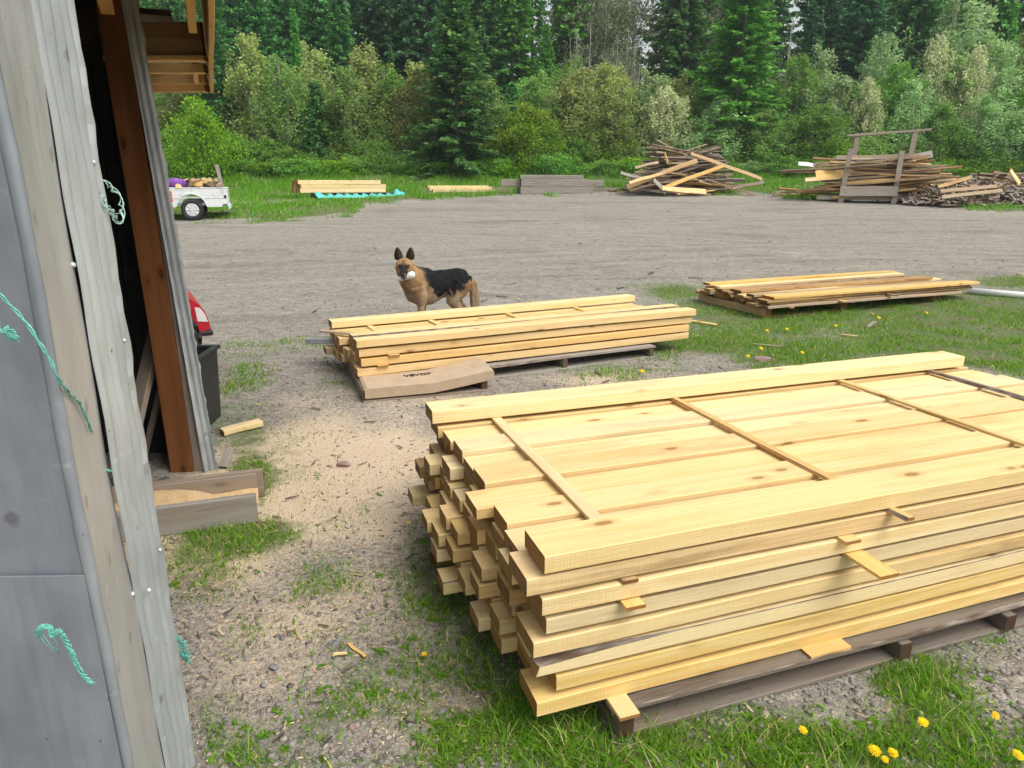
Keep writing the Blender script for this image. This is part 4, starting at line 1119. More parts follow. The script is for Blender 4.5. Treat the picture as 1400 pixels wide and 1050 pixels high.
for (x0, y0, x1, y1, W, mt, lab, dY) in ((857, 256, 953, 220, .2, 'tan', 'long pale slab slanting up across the left scrap heap', 0), (902, 260, 988, 227, .17, 'fresh_orange', 'second pale slab slanting up across the middle of the left scrap heap', -.15),
                                     (944, 210, 1041, 246, .16, 'tan', 'long pale slab sloping down the right flank of the left scrap heap', .4), (860, 250, 905, 238, .14, 'fresh', 'short pale board low on the left scrap heap', -.2),
                                     (893, 246, 910, 263, .2, 'grey_wood', 'short pale grey board leaning at the foot of the left scrap heap', -.35), (848, 236, 880, 246, .14, 'grey_wood', 'grey slab poking out of the left side of the left scrap heap', .2),
                                     (905, 258, 965, 262, .22, 'fresh_orange', 'orange slab lying at the foot of the left scrap heap', -.3), (908, 208, 912, 224, .12, 'fresh_orange', 'short upright orange board on top of the left scrap heap', .2), (868, 230, 900, 222, .12, 'slab', 'brown slab poking from the upper left of the left scrap heap', .2),
                                     (1000, 258, 1044, 250, .14, 'slab_dark', 'dark slab lying at the right foot of the left scrap heap', 0)):
    plank_pts('scrap_plank', at_depth(x0, y0, Yh + dY), at_depth(x1, y1, Yh + dY + .15), W, .05, [M[mt], M['bark']], rp, lab, 'slab', 'pale boards on the left scrap heap', roll=R(62), bow=.02, wane=.02)

# ---- the rack
ra = on_ground(1148, 277); rb_ = on_ground(1222, 279)
RK = Frame(ra.x, ra.y, math.atan2(rb_.y - ra.y, rb_.x - ra.x), (ra.z + rb_.z) / 2); RL = (rb_ - ra).length
rk = empty('slab_rack', RK.p(0, 0, 0), RK.a, 'grey wooden rack with upright posts holding slabs at the right of the verge', 'rack')
pw = .085
for (u, n, hh, dx) in ((0.02, 0, 1.90, .12), (RL - .02, 0, 1.80, .03), (.32, 1.0, 2.35, .05), (RL + .35, 1.0, 2.50, .12)):
    mb = MB(); mb.add([(u - pw, n - .05, 0), (u + pw, n - .05, 0), (u + pw, n + .05, 0), (u - pw, n + .05, 0)] + [(u + dx - pw, n - .05, hh), (u + dx + pw, n - .05, hh), (u + dx + pw, n + .05, hh), (u + dx - pw, n + .05, hh)],
                          [(0, 3, 2, 1), (4, 5, 6, 7), (0, 1, 5, 4), (1, 2, 6, 5), (2, 3, 7, 6), (3, 0, 4, 7)]); mb.build('post', M['rack_wood'], rk)
board('cross_beam', RL + .1, .1, .34, M['rack_wood'], (-.05, -.115, .26), (0, 0, 0), rp, parent=rk)
board('skid', RL + 1.7, .14, .12, M['rack_wood'], (-.8, .18, .12), (0, 0, 0), rp, parent=rk)
board('skid', RL + 1.6, .14, .12, M['rack_wood'], (-.8, .8, .12), (0, 0, 0), rp, parent=rk)
board('top_rail', RL + .95, .16, .07, M['rack_wood'], (0.02, 1.0, 2.36), (0, R(-3.2), 0), rp, parent=rk)
bankB = slab_bank(14, rp, 2.2, 4.2)
for i in range(80):
    me = rp.choice(bankB); L = max(v.co.x for v in me.vertices)
    t = i / 80; z = .27 + 1.28 * t; n = rp.uniform(.1, .9); uc = RL / 2 + rp.gauss(0, .55) + (.3 if t < .7 else 0)
    yaw = RK.a + rp.gauss(0, .09); pt = rp.gauss(0, .06) - .03
    p = RK.p(uc - L / 2, n, z - math.sin(-pt) * L / 2)
    put(me, 'scrap_plank', p, (rp.gauss(0, .2), pt, yaw), 'brown waney slab stacked in the grey wooden rack', 'slab', 'slabs in the wooden rack')
Yr = RK.o[1]
for (x0, y0, x1, y1, W, mt, lab, dY) in ((1115, 241, 1252, 226, .36, 'fresh_orange', 'wide orange board slanting across the slabs in the wooden rack', .2), (1100, 247, 1225, 236, .14, 'fresh', 'long pale strip across the slabs in the wooden rack', .15), (1142, 218, 1258, 215, .25, 'slab_dark', 'dark bark slab on top of the load in the wooden rack', .35),
                                     (1240, 217, 1274, 211, .26, 'grey_wood', 'grey board end rising at the right top of the wooden rack', .5), (1091, 224, 1114, 227, .14, 'white_plain', 'short white board sticking out left of the wooden rack', .6),
                                     (1225, 250, 1270, 272, .22, 'grey_wood', 'grey board sloping to the ground right of the wooden rack', -.1), (1250, 245, 1280, 262, .3, 'fresh_orange', 'orange board end leaning right of the wooden rack', .1), (1262, 254, 1297, 270, .2, 'fresh_orange', 'broken orange board on the ground right of the wooden rack', -.15),
                                     (1185, 258, 1225, 250, .2, 'slab', 'brown slab between the front posts of the wooden rack', .12), (1245, 238, 1291, 239, .08, 'tan', 'thin pale lath sticking out right of the wooden rack', .4)):
    plank_pts('scrap_plank', at_depth(x0, y0, Yr + dY), at_depth(x1, y1, Yr + dY + .05), W, .05, [M[mt], M['bark']], rp, lab, 'slab', 'single boards in the wooden rack', roll=R(70), bow=.01)
for i in range(26):
    me = rp.choice(bankB); L = max(v.co.x for v in me.vertices) * .5
    side = -1 if i % 2 else 1
    g = on_ground(1108 + rp.uniform(-24, 26) if side < 0 else 1262 + rp.uniform(-16, 22), 269 + rp.uniform(-3, 3))
    o = put(me, 'scrap_plank', (g.x - L / 2, g.y + rp.uniform(-.1, .8), g.z + rp.uniform(.02, .75) * (.4 if abs(i) % 3 else 1)), (rp.gauss(0, .3), rp.uniform(-.2, .1) * side, rp.gauss(0, .25)), 'short slab end spilling out beside the wooden rack', 'slab', 'slab ends beside the wooden rack')
    o.scale = (.5, .8, .8)
# ---- edging and bark heap at the right
c3 = on_ground(1400, 284)
bankC = slab_bank(10, rp, .8, 2.2)
heap(c3.x, c3.y + 1.2, 3.7, 1.5, 1.0, 95, bankC, rp, 'thin brown edging strip in the right hand scrap heap', 'strips of the right scrap heap', yawsd=.5, pitch=.13)
for (x0, y0, x1, y1, W, mt, lab, dY) in ((1380, 233, 1400, 262, .2, 'fresh', 'pale board sticking up at the right edge of the right scrap heap', .4), (1282, 256, 1326, 243, .12, 'tan', 'pale strip slanting up the left side of the right scrap heap', 0), (1287, 270, 1370, 261, .12, 'slab', 'long pale strip low across the right scrap heap', -.3), (1285, 262, 1362, 255, .12, 'slab', 'brown strip across the middle of the right scrap heap', -.1)):
    plank_pts('scrap_plank', at_depth(x0, y0, c3.y + dY), at_depth(x1, y1, c3.y + dY + .1), W, .04, [M[mt], M['bark']], rp, lab, 'slab', 'single strips on the right scrap heap', roll=R(60))
chips = MB()
for i in range(1500):
    a_ = rp.uniform(0, 6.283); q = math.sqrt(rp.random()); x = c3.x + .2 + math.cos(a_) * q * 3.7; y = c3.y + 1.0 + math.sin(a_) * q * 1.5
    hz = max(0, .85 * (1 - ((x - c3.x) / 3.7) ** 2 - ((y - c3.y - 1.2) / 1.7) ** 2))
    l, w = rp.uniform(.08, .28), rp.uniform(.03, .08)
    Mx = Matrix.Translation((x, y, gz(x, y) + hz + rp.uniform(.0, .06))) @ Euler((rp.gauss(0, .5), rp.gauss(0, .4), rp.uniform(0, 6.28))).to_matrix().to_4x4()
    chips.add([Mx @ Vector(p) for p in ((-l, -w, 0), (l, -w, 0), (l, w, 0), (-l, w, 0), (-l, 0, .03), (l, 0, .03))], [(0, 3, 2, 1), (0, 1, 5, 4), (2, 3, 4, 5), (0, 4, 3), (1, 2, 5)], rp.choice((0, 0, 1, 2)))
tag(chips.build('bark_chips', [M['grey_wood'], M['slab_dark'], M['slab']]), 'heap of bark chips and splinters at the right edge of the verge', 'bark chips', kind='stuff')
# ================================================================== GROUND
def to_px(x, y):
    z = ground_z(x, y); d = y * CP + (CAMH - z) * SP
    d = np.where(d < .2, .2, d)
    return 700 + F * x / d, 525 + F * ((CAMH - z) * CP - y * SP) / d

def blob(px, py, cx, cy, rx, ry, s=1., soft=.5):
    q = np.sqrt(((px - cx) / rx) ** 2 + ((py - cy) / ry) ** 2)
    return s * np.clip((1 + soft - q) / (2 * soft), 0, 1)

GRASS = [(1180, 425, 250, 38, 1.0), (1330, 455, 230, 50, .95), (1050, 470, 140, 34, .85), (1380, 386, 60, 8, .7), (930, 400, 60, 12, .7), (920, 470, 80, 24, .6),
         (1000, 1040, 330, 70, .95), (1300, 1010, 130, 75, .8), (780, 1000, 130, 60, .85), (1260, 930, 70, 35, .8), (690, 880, 90, 110, .62), (610, 800, 60, 90, .55), (560, 950, 110, 90, .42), (640, 1010, 90, 60, .5),
         (270, 780, 60, 42, .62), (330, 735, 95, 26, .8), (345, 650, 34, 40, .7), (400, 620, 60, 40, .32), (330, 590, 45, 50, .45), (400, 720, 40, 20, .3),
         (330, 1010, 70, 45, .55), (430, 980, 70, 60, .45), (440, 800, 80, 40, .30), (480, 700, 70, 45, .22), (380, 880, 60, 40, .22), (830, 515, 90, 13, .4), (400, 472, 70, 9, .4), (330, 530, 40, 40, .28), (480, 520, 40, 20, .15),
         (1330, 880, 80, 20, .3)]
BARE = [(1100, 945, 60, 15, .5), (1385, 960, 45, 60, .7), (1000, 496, 60, 10, .35), (1150, 505, 80, 8, .2)]
SAW = [(400, 690, 140, 70, 1.0), (300, 760, 130, 60, .95), (470, 640, 120, 70, .85), (550, 610, 80, 70, .6), (420, 820, 220, 90, .56), (380, 920, 180, 90, .40), (600, 960, 160, 90, .45), (810, 520, 110, 16, .55), (520, 410, 70, 8, .25), (600, 545, 110, 14, .4), (420, 560, 110, 45, .3), (1100, 360, 160, 6, .2), (500, 450, 120, 12, .2)]

def edge_y(px):
    xs = [-600, 200, 330, 480, 500, 560, 690, 850, 1050, 1080, 1290, 1330, 1400, 2000]
    ys = [310, 306, 304, 296, 284, 277, 268, 266, 268, 274, 279, 290, 291, 300]
    return np.interp(px, xs, ys)

def cover(x, y):
    x = np.asarray(x, float); y = np.asarray(y, float)
    px, py = to_px(x, y)
    inview = (y > 1.0)
    n = fbm(x * 1.3 + 5, y * 1.3 + 9, 3, 4); n2 = fbm(x * 5, y * 5, 8, 3)
    g = np.zeros_like(x)
    for b in GRASS: g = np.maximum(g, blob(px, py, *b))
    for b in BARE: g = g * (1 - blob(px, py, *b))
    off = (px < -80) | (px > 1480) | (py > 1130)
    g = np.where(off & (y < 13), np.maximum(g, .35), g)
    far = np.clip((edge_y(px) + (n - .5) * 14 - py) / 5, 0, 1) * (y > 12)
    # two bare wheel lines through the verge by the trailer
    lane = np.clip(1 - np.abs(py - (279 - (px - 330) * .035 + (n - .5) * 6)) / 4.5, 0, 1) * (px > 300) * (px < 500) * (y > 12)
    far = far * (1 - .9 * lane)
    g = np.maximum(g, far)
    gg = np.clip(g * (.35 + 1.3 * n) + (n2 - .5) * .35 * (g > .05), 0, 1)
    gg = np.where(far > .5, np.maximum(gg, far), gg)
    s = np.zeros_like(x)
    for b in SAW: s = np.maximum(s, blob(px, py, *b, soft=.8))
    s = np.clip(s * (.45 + 1.2 * fbm(x * 2 + 31, y * 2 + 3, 13, 4)), 0, 1)
    return gg, s, far

def axis(lo, hi, fine, a, b, grow=1.25):
    v = list(np.arange(a, b, fine)); st = fine; t = b
    while t < hi: v.append(t); st *= grow; t += st
    v.append(hi); st = fine; t = a - fine
    w = []
    while t > lo: w.append(t); st *= grow; t -= st
    w.append(lo)
    return np.array(sorted(w + v))
ax_ = axis(-420, 420, .07, -3.2, 7.5, 1.12); ay_ = axis(-60, 520, .07, 1.0, 11.5, 1.03)
GX, GY = np.meshgrid(ax_, ay_)
gzv = ground_z(GX, GY) + (fbm(GX * .9, GY * .9, 2, 3) - .5) * .035 * np.clip((GY - 9) / 6, .25, 1) + (fbm(GX * 4, GY * 4, 6, 3) - .5) * .018
cg, cs, cf = cover(GX, GY)
gzv += (fbm(GX * .45, GY * .45, 14, 3) - .35) * .35 * cf * np.clip((GY - 17) / 8, 0, 1)
V = np.stack([GX, GY, gzv], -1).reshape(-1, 3)
nyv, nxv = GX.shape
idx = np.arange(nyv * nxv).reshape(nyv, nxv)
Fq = np.stack([idx[:-1, :-1], idx[:-1, 1:], idx[1:, 1:], idx[1:, :-1]], -1).reshape(-1, 4)

m, nt, out = new_mat('yard_ground'); T = NT(nt)
tc = T.n('ShaderNodeTexCoord').outputs['Object']
ca = T.n('ShaderNodeAttribute', attribute_name='cover')
sepc = T.n('ShaderNodeSeparateColor'); nt.links.new(ca.outputs['Color'], sepc.inputs[0])
gm, sm_, fm_ = sepc.outputs
v1 = T.vor(tc, 75.0); v2 = T.vor(tc, 28.0); v3 = T.vor(tc, 200.0)
s1 = T.n('ShaderNodeSeparateColor'); nt.links.new(v1.outputs['Color'], s1.inputs[0])
s2 = T.n('ShaderNodeSeparateColor'); nt.links.new(v2.outputs['Color'], s2.inputs[0])
s3 = T.n('ShaderNodeSeparateColor'); nt.links.new(v3.outputs['Color'], s3.inputs[0])
peb = T.ramp(s1.outputs[0], [(0, (0.112, 0.103, 0.099)), (.3, (0.215, 0.200, 0.185)), (.6, (0.310, 0.288, 0.262)), (.85, (0.370, 0.327, 0.284)), (1, (0.464, 0.421, 0.370))])
peb2 = T.ramp(s2.outputs[1], [(0, (0.146, 0.138, 0.133)), (.5, (0.275, 0.258, 0.237)), (1, (0.396, 0.361, 0.318))])
fine = T.ramp(s3.outputs[0], [(0, (0.155, 0.142, 0.129)), (.5, (0.292, 0.267, 0.237)), (1, (0.430, 0.387, 0.331))])
big = T.noise(tc, .55, 5, .6); mid = T.noise(tc, 3.0, 4, .6); sm1 = T.noise(tc, 14, 3, .6)
grav = T.mix(T.smooth(sm1, .42, .58), fine, peb)
grav = T.mix(T.smooth(T.noise(tc, 9, 3, .6), .58, .68), grav, peb2)
# trodden tracks: pale and dark streaks along the yard
trk = T.noise(T.vadd(T.vmul(tc, (.35, 1.3, 1)), (3, 0, 0)), 1.0, 6, .68, .8)
grav = T.mix(T.math('MULTIPLY', T.smooth(trk, .50, .70), .28), grav, (.44, .41, .365))
grav = T.mix(T.math('MULTIPLY', T.smooth(trk, .46, .30), .34), grav, (.17, .16, .15))
trk2 = T.noise(T.vadd(T.vmul(tc, (1.1, 4, 1)), (9, 4, 0)), 1.0, 5, .7, .6)
grav = T.mix(T.math('MULTIPLY', T.smooth(trk2, .58, .72), .4), grav, (.12, .112, .105))
damp = T.noise(T.vadd(T.vmul(tc, (.28, .75, 1)), (13, 7, 0)), 1.0, 5, .65, .5)
grav = T.mix(T.math('MULTIPLY', T.smooth(damp, .52, .66), .5), grav, T.mix(1.0, grav, (.55, .54, .55), 'MULTIPLY'))
rut = T.noise(T.vadd(T.vmul(tc, (.22, 2.2, 1)), (2, 17, 0)), 1.0, 6, .7, 1.2)
grav = T.mix(T.math('MULTIPLY', T.smooth(rut, .56, .72), .28), grav, (.50, .465, .41))
grav = T.mix(T.math('MULTIPLY', T.smooth(mid, .55, .75), .3), grav, (.40, .35, .28))
grav = T.mix(1.0, grav, (.98, 1.0, .985), 'MULTIPLY')
spl = T.noise(T.vmul(tc, (.7, 1, 1)), 9.0, 7, .82)
grav = T.mix(T.smooth(spl, .34, .66), T.mix(1.0, grav, (.78, .775, .765), 'MULTIPLY'), T.mix(1.0, grav, (1.20, 1.185, 1.14), 'MULTIPLY'))
dk = T.vor(tc, 5.5)
grav = T.mix(T.math('MULTIPLY', T.smooth(dk.outputs['Distance'], .14, .07), .55), grav, (.10, .095, .09))
# wheel tracks across the yard: worn pale strips with darker shoulders
sx = T.n('ShaderNodeSeparateXYZ'); nt.links.new(tc, sx.inputs[0])
tn = T.noise(tc, 1.6, 5, .7)
for (yc, sl_, am, fq, ph_) in ((12.6, .16, .7, .30, 0.3), (16.0, -.20, 1.1, .22, 2.0), (20.5, .22, 1.3, .2, 4.0)):
    t_ = T.math('SUBTRACT', sx.outputs[1], T.math('ADD', T.math('MULTIPLY_ADD', sx.outputs[0], sl_, yc), T.math('MULTIPLY', T.math('SINE', T.math('MULTIPLY_ADD', sx.outputs[0], fq, ph_)), am)))
    d_ = T.math('MULTIPLY_ADD', T.math('SUBTRACT', tn, .5), .5, T.math('ABSOLUTE', T.math('SUBTRACT', T.math('ABSOLUTE', t_), .80)))
    grav = T.mix(T.math('MULTIPLY', T.math('MULTIPLY', T.smooth(d_, .55, .30), T.smooth(tn, .40, .60)), .35), grav, (.15, .143, .136))
    grav = T.mix(T.math('MULTIPLY', T.math('MULTIPLY', T.smooth(d_, .34, .04), T.smooth(tn, .35, .62)), .32), grav, (.46, .44, .40))
# sawdust
sd1 = T.noise(tc, 170, 3, .75); sd2 = T.noise(tc, 45, 3, .6)
saw = T.mix(T.smooth(sd1, .32, .68), (.48, .365, .245), (.82, .67, .485))
sf = T.smooth(T.math('ADD', T.math('MULTIPLY', sm_, 1.15), T.math('MULTIPLY', T.math('SUBTRACT', sd2, .5), .9)), .25, .75)
spk = T.smooth(T.noise(tc, 85, 3, .75), .60, .70)
saw = T.mix(T.math('MULTIPLY', spk, .7), saw, (.15, .125, .11))
col = T.mix(T.math('MULTIPLY', sf, .93), grav, saw)
# soil and thatch under grass
so = T.mix(T.smooth(sd2, .3, .7), (.075, .085, .032), (.19, .165, .085))
so = T.mix(T.math('MULTIPLY', T.smooth(mid, .32, .55), .8), so, (.10, .165, .04))
gf = T.smooth(T.math('ADD', gm, T.math('MULTIPLY', T.math('SUBTRACT', sm1, .5), .7)), .28, .72)
col = T.mix(T.math('MULTIPLY', gf, .88), col, so)
h1 = T.math('SUBTRACT', 1.0, v1.outputs['Distance']); h2 = T.math('SUBTRACT', 1.0, v2.outputs['Distance'])
h3 = T.math('SUBTRACT', 1.0, v3.outputs['Distance']); nb = T.bump(h3, .6, .004); nb = T.bump(h1, .4, .006, nb); nb = T.bump(T.math('ADD', sm1, T.math('MULTIPLY', sd1, .5)), .6, .02, nb)
T.bsdf(out, col, .93, .12, 0, nb); M['ground'] = m
gr = link_mesh('ground', V, Fq, m, None, True)
a = gr.data.color_attributes.new('cover', 'FLOAT_COLOR', 'POINT')
a.data.foreach_set('color', np.stack([cg, cs, cf, np.ones_like(cg)], -1).astype(np.float32).ravel())
tag(gr, kind='structure')

# ---- gravel stones lying proud of the yard
def px_samples(n, ylo, yhi, xlo=-260, xhi=1660):
    px = NR.uniform(xlo, xhi, n); py = NR.uniform(ylo, yhi, n)
    u = (px - 700) / F; v = (py - 525) / F
    dx, dy, dz = u, CP - v * SP, -(SP + v * CP)
    t = np.full(n, 1.0)
    z = np.zeros(n)
    for _ in range(40):
        t = np.where(dz < -.0005, (z - CAMH) / np.minimum(dz, -.0005), 999)
        t = np.clip(t, 0, 120); z = .5 * z + .5 * ground_z(dx * t, dy * t)
    return dx * t, dy * t, px, py

ico = bmesh.new(); bmesh.ops.create_icosphere(ico, subdivisions=1, radius=1); ico.verts.ensure_lookup_table()
IV = np.array([v.co[:] for v in ico.verts]); IF = np.array([[v.index for v in f.verts] for f in ico.faces]); ico.free()
def scatter_stones(n, ylo, yhi, smin, smax, accept):
    x, y, px, py = px_samples(n, ylo, yhi)
    g, s, f = cover(x, y)
    keep = NR.random(n) < accept(x, y, g, s)
    x, y = x[keep], y[keep]; k = len(x)
    size = smin * (smax / smin) ** (NR.random(k) ** 2.2)
    sc = np.stack([size, size * NR.uniform(.55, .95, k), size * NR.uniform(.3, .6, k)], -1)
    P = IV[None] * (1 + NR.uniform(-.28, .25, (k, 12, 1))) * sc[:, None]
    a = NR.uniform(0, 6.283, k); ca_, sa_ = np.cos(a)[:, None], np.sin(a)[:, None]
    X = P[..., 0] * ca_ - P[..., 1] * sa_ + x[:, None]; Y = P[..., 0] * sa_ + P[..., 1] * ca_ + y[:, None]
    Z = P[..., 2] + (ground_z(x, y) + (fbm(x * .9, y * .9, 2, 3) - .5) * .035 * np.clip((y - 9) / 6, .25, 1) + (fbm(x * 4, y * 4, 6, 3) - .5) * .018)[:, None] + size[:, None] * .10
    Vv = np.stack([X, Y, Z], -1).reshape(-1, 3)
    Ff = (IF[None] + (np.arange(k) * 12)[:, None, None]).reshape(-1, 3)
    return Vv, Ff, np.repeat(NR.random(k), 12)
m, nt, out = new_mat('gravel_stone'); T = NT(nt)
at = T.n('ShaderNodeAttribute', attribute_name='tint').outputs['Fac']
c_ = T.ramp(at, [(0, (.085, .08, .082)), (.35, (.17, .16, .155)), (.7, (.27, .25, .23)), (.9, (.34, .27, .22)), (1, (.45, .42, .38))])
nn_ = T.noise(T.n('ShaderNodeTexCoord').outputs['Object'], 120, 2)
T.bsdf(out, T.mix(T.math('MULTIPLY', nn_, .5), c_, (.30, .26, .22)), .9, .15); M['gravel'] = m
A = scatter_stones(34000, 545, 1120, .003, .015, lambda x, y, g, s: (1 - .75 * g) * (1 - .72 * s))
B = scatter_stones(9000, 300, 560, .008, .026, lambda x, y, g, s: (1 - .8 * g) * (1 - .5 * s))
o = link_mesh('gravel', np.concatenate([A[0], B[0]]), np.concatenate([A[1], B[1] + len(A[0])]), M['gravel'], tint=np.concatenate([A[2], B[2]]))
tag(o, 'loose grey gravel stones strewn over the yard', 'gravel', kind='stuff')
# sawdust curls and chips
x, y, px, py = px_samples(30000, 380, 1120); g, s, f = cover(x, y); keep = NR.random(len(x)) < np.clip(s * 1.1, .05, 1) * .8; x, y = x[keep], y[keep]; k = len(x)
q = np.array([(-1, -.3, 0), (1, -.35, .12), (.9, .4, .05), (-.9, .3, .15)]); size = NR.uniform(.003, .009, k) * np.clip(y / 3, .8, 3)
P = q[None] * size[:, None, None]; a = NR.uniform(0, 6.283, k)
X = P[..., 0] * np.cos(a)[:, None] - P[..., 1] * np.sin(a)[:, None] + x[:, None]; Y = P[..., 0] * np.sin(a)[:, None] + P[..., 1] * np.cos(a)[:, None] + y[:, None]
Z = P[..., 2] * 2 + (ground_z(x, y) + (fbm(x * .9, y * .9, 2, 3) - .5) * .035 * np.clip((y - 9) / 6, .25, 1) + (fbm(x * 4, y * 4, 6, 3) - .5) * .018)[:, None] + .004
m, nt, out = new_mat('wood_chip'); T = NT(nt)
at = T.n('ShaderNodeAttribute', attribute_name='tint').outputs['Fac']
T.bsdf(out, T.ramp(at, [(0, (.34, .21, .10)), (.5, (.60, .42, .23)), (1, (.80, .62, .38))]), .9, .1)
o = link_mesh('sawdust_chips', np.stack([X, Y, Z], -1).reshape(-1, 3), (np.arange(k * 4).reshape(k, 4)), m, tint=np.repeat(NR.random(k), 4))
tag(o, 'pale sawdust and wood chips scattered between the shed and the stacks', 'sawdust', kind='stuff')

# ================================================================== GRASS
def gsurf(x, y):
    g, s, f = cover(x, y)
    return (ground_z(x, y) + (fbm(x * .9, y * .9, 2, 3) - .5) * .035 * np.clip((y - 9) / 6, .25, 1) + (fbm(x * 4, y * 4, 6, 3) - .5) * .018
            + (fbm(x * .45, y * .45, 14, 3) - .35) * .35 * f * np.clip((y - 17) / 8, 0, 1))
def blades(x, y, h, w, lean):
    k = len(x); a = NR.uniform(0, 6.283, k); b = NR.uniform(0, 6.283, k)
    wx, wy = np.cos(a) * w / 2, np.sin(a) * w / 2; lx, ly = np.cos(b) * lean * h, np.sin(b) * lean * h
    z = gsurf(x, y) - .006
    r = lambda px, py, pz: np.stack([px, py, pz], -1)
    V = np.stack([r(x - wx, y - wy, z), r(x + wx, y + wy, z), r(x + wx * .8 + lx * .35, y + wy * .8 + ly * .35, z + h * .55), r(x - wx * .8 + lx * .35, y - wy * .8 + ly * .35, z + h * .55), r(x + lx, y + ly, z + h * .96)], 1).reshape(-1, 3)
    i = np.arange(k)[:, None] * 5
    Fa = np.concatenate([i + np.array([[0, 1, 2]]), i + np.array([[0, 2, 3]]), i + np.array([[3, 2, 4]])], 0)
    return V, Fa, np.repeat(NR.random(k), 5)
def not_on_things(x, y):
    """no blades through the feet of pallets, the box or the shed floor"""
    ok = np.ones(len(x), bool)
    for fr, u0, u1, n0, n1 in ((S1, .3, 3.1, .22, 1.4), (BX, -.6, .44, -.02, .34), (S2, .05, 3.2, .05, .85)):
        dx, dy = x - fr.o[0], y - fr.o[1]; u = dx * fr.u[0] + dy * fr.u[1]; n = dx * fr.n[0] + dy * fr.n[1]
        ok &= ~((u > u0) & (u < u1) & (n > n0) & (n < n1))
    ok &= ~((x < -.58 - .43 * (y - .9) - .5 * ((y > 1.75) & (y < 3.6))) & (y < 4.05) & (x > -3.4))
    return ok
parts = []
def sow(n, ylo, yhi, hrange, wrange, pw=1.0, lean=.5, thr=.0, gain=1.0, xlo=-260, xhi=1660, seed=0, clump=0.):
    x, y, px, py = px_samples(n, ylo, yhi, xlo, xhi)
    ok = (y < 60) & (y > .2); x, y = x[ok], y[ok]
    g, s, f = cover(x, y)
    d = np.clip((g - thr) / (1 - thr), 0, 1) ** pw * gain
    if clump: d *= np.clip((fbm(x * clump, y * clump, 40 + seed, 3) - .36) * 4.5, 0.04, 1.3)
    ok = (NR.random(len(x)) < d) & not_on_things(x, y); x, y, g = x[ok], y[ok], g[ok]; k = len(x)
    h = NR.uniform(*hrange, k) * (.55 + .45 * g) * (.7 + .6 * fbm(x * 2.3, y * 2.3, 50 + seed, 2)); w = NR.uniform(*wrange, k)
    parts.append(blades(x, y, h, w, NR.uniform(.1, lean * 1.6, k)))
sow(400000, 540, 1400, (.015, .058), (.0022, .0044), pw=1.0, lean=.8, clump=6., gain=1.1)      # yard in front
sow(26000, 560, 1400, (.05, .11), (.0028, .005), pw=1.5, lean=1.1, clump=5., gain=.6, seed=1)
sow(34000, 540, 1400, (.02, .05), (.007, .014), pw=1.2, lean=.9, clump=6., gain=.9, seed=2)     # broad weed leaves
sow(230000, 372, 560, (.025, .07), (.004, .0085), pw=.75, lean=.7, clump=2.2, gain=2.1, seed=4)        # lawn round the low stack
# verge: sown over the ground itself, thicker towards the wood
x = NR.uniform(-26, 36, 380000); y = 17 + 24 * NR.random(380000) ** .85
ok = np.abs(x) < y * .86 + 1.5; x, y = x[ok], y[ok]
g, s_, f_ = cover(x, y)
d = np.clip(g * 1.2, 0, 1) * np.clip((fbm(x * .9, y * .9, 46, 3) - .25) * 3.2, .12, 1)
for fr, u0, u1, n0, n1 in ((FA, -.3, sc + .4, -1.3, 1.2), (FB, -.3, 3.4, -1.0, 1.2), (FG, -1.0, L_FG + 1, -.9, .9)):
    dx, dy = x - fr.o[0], y - fr.o[1]; u = dx * fr.u[0] + dy * fr.u[1]; n = dx * fr.n[0] + dy * fr.n[1]
    d *= np.where((u > u0) & (u < u1) & (n > n0) & (n < n1), .05, 1)
ok = NR.random(len(x)) < d; x, y, g = x[ok], y[ok], g[ok]; k = len(x)
h = NR.uniform(.10, .30, k) * (.45 + .9 * fbm(x * .7, y * .7, 56, 3)) * np.clip((y - 14) / 15, .35, 1.25); w_ = NR.uniform(.014, .032, k)
parts.append(blades(x, y, h, w_, NR.uniform(.1, .8, k)))
def merge(pl):
    Vs, Fs, Ts = [], [], []; off = 0
    for v, f, t in pl: Vs.append(v); Fs.append(f + off); Ts.append(t); off += len(v)
    return np.concatenate(Vs), np.concatenate(Fs), np.concatenate(Ts)
# weed rosettes lying flat in the yard
def rosettes():
    x, y, px, py = px_samples(2200, 540, 1160); g, s_, f_ = cover(x, y)
    ok = (NR.random(len(x)) < np.clip(g * .9 + .02, 0, .7)) & not_on_things(x, y); x, y = x[ok], y[ok]
    Vs, Ts = [], []
    for xx, yy in zip(x, y):
        n = rng.randint(5, 10); r0 = rng.uniform(.008, .028); zz = float(gsurf(np.array([xx]), np.array([yy]))[0]); a0 = rng.uniform(0, 6)
        for i in range(n):
            a = a0 + 6.283 * i / n + rng.uniform(-.3, .3); L = r0 * rng.uniform(.6, 1.2); w = L * rng.uniform(.14, .26); up = rng.uniform(.1, .8)
            c, s1_ = math.cos(a), math.sin(a)
            for (t0, t1, w0, w1) in ((.05, .5, .3, 1.), (.5, 1., 1., .15)):
                z0, z1 = zz + .002 + up * L * t0 * (1.2 - t0), zz + .002 + up * L * t1 * (1.2 - t1)
                Vs += [(xx + c * L * t0 - s1_ * w * w0, yy + s1_ * L * t0 + c * w * w0, z0), (xx + c * L * t0 + s1_ * w * w0, yy + s1_ * L * t0 - c * w * w0, z0), (xx + c * L * t1 + s1_ * w * w1, yy + s1_ * L * t1 - c * w * w1, z1), (xx + c * L * t1 - s1_ * w * w1, yy + s1_ * L * t1 + c * w * w1, z1)]
            Ts += [rng.random()] * 8
    V_ = np.array(Vs); return V_, np.arange(len(V_)).reshape(-1, 4), np.array(Ts)
rv, rf_, rt_ = rosettes()
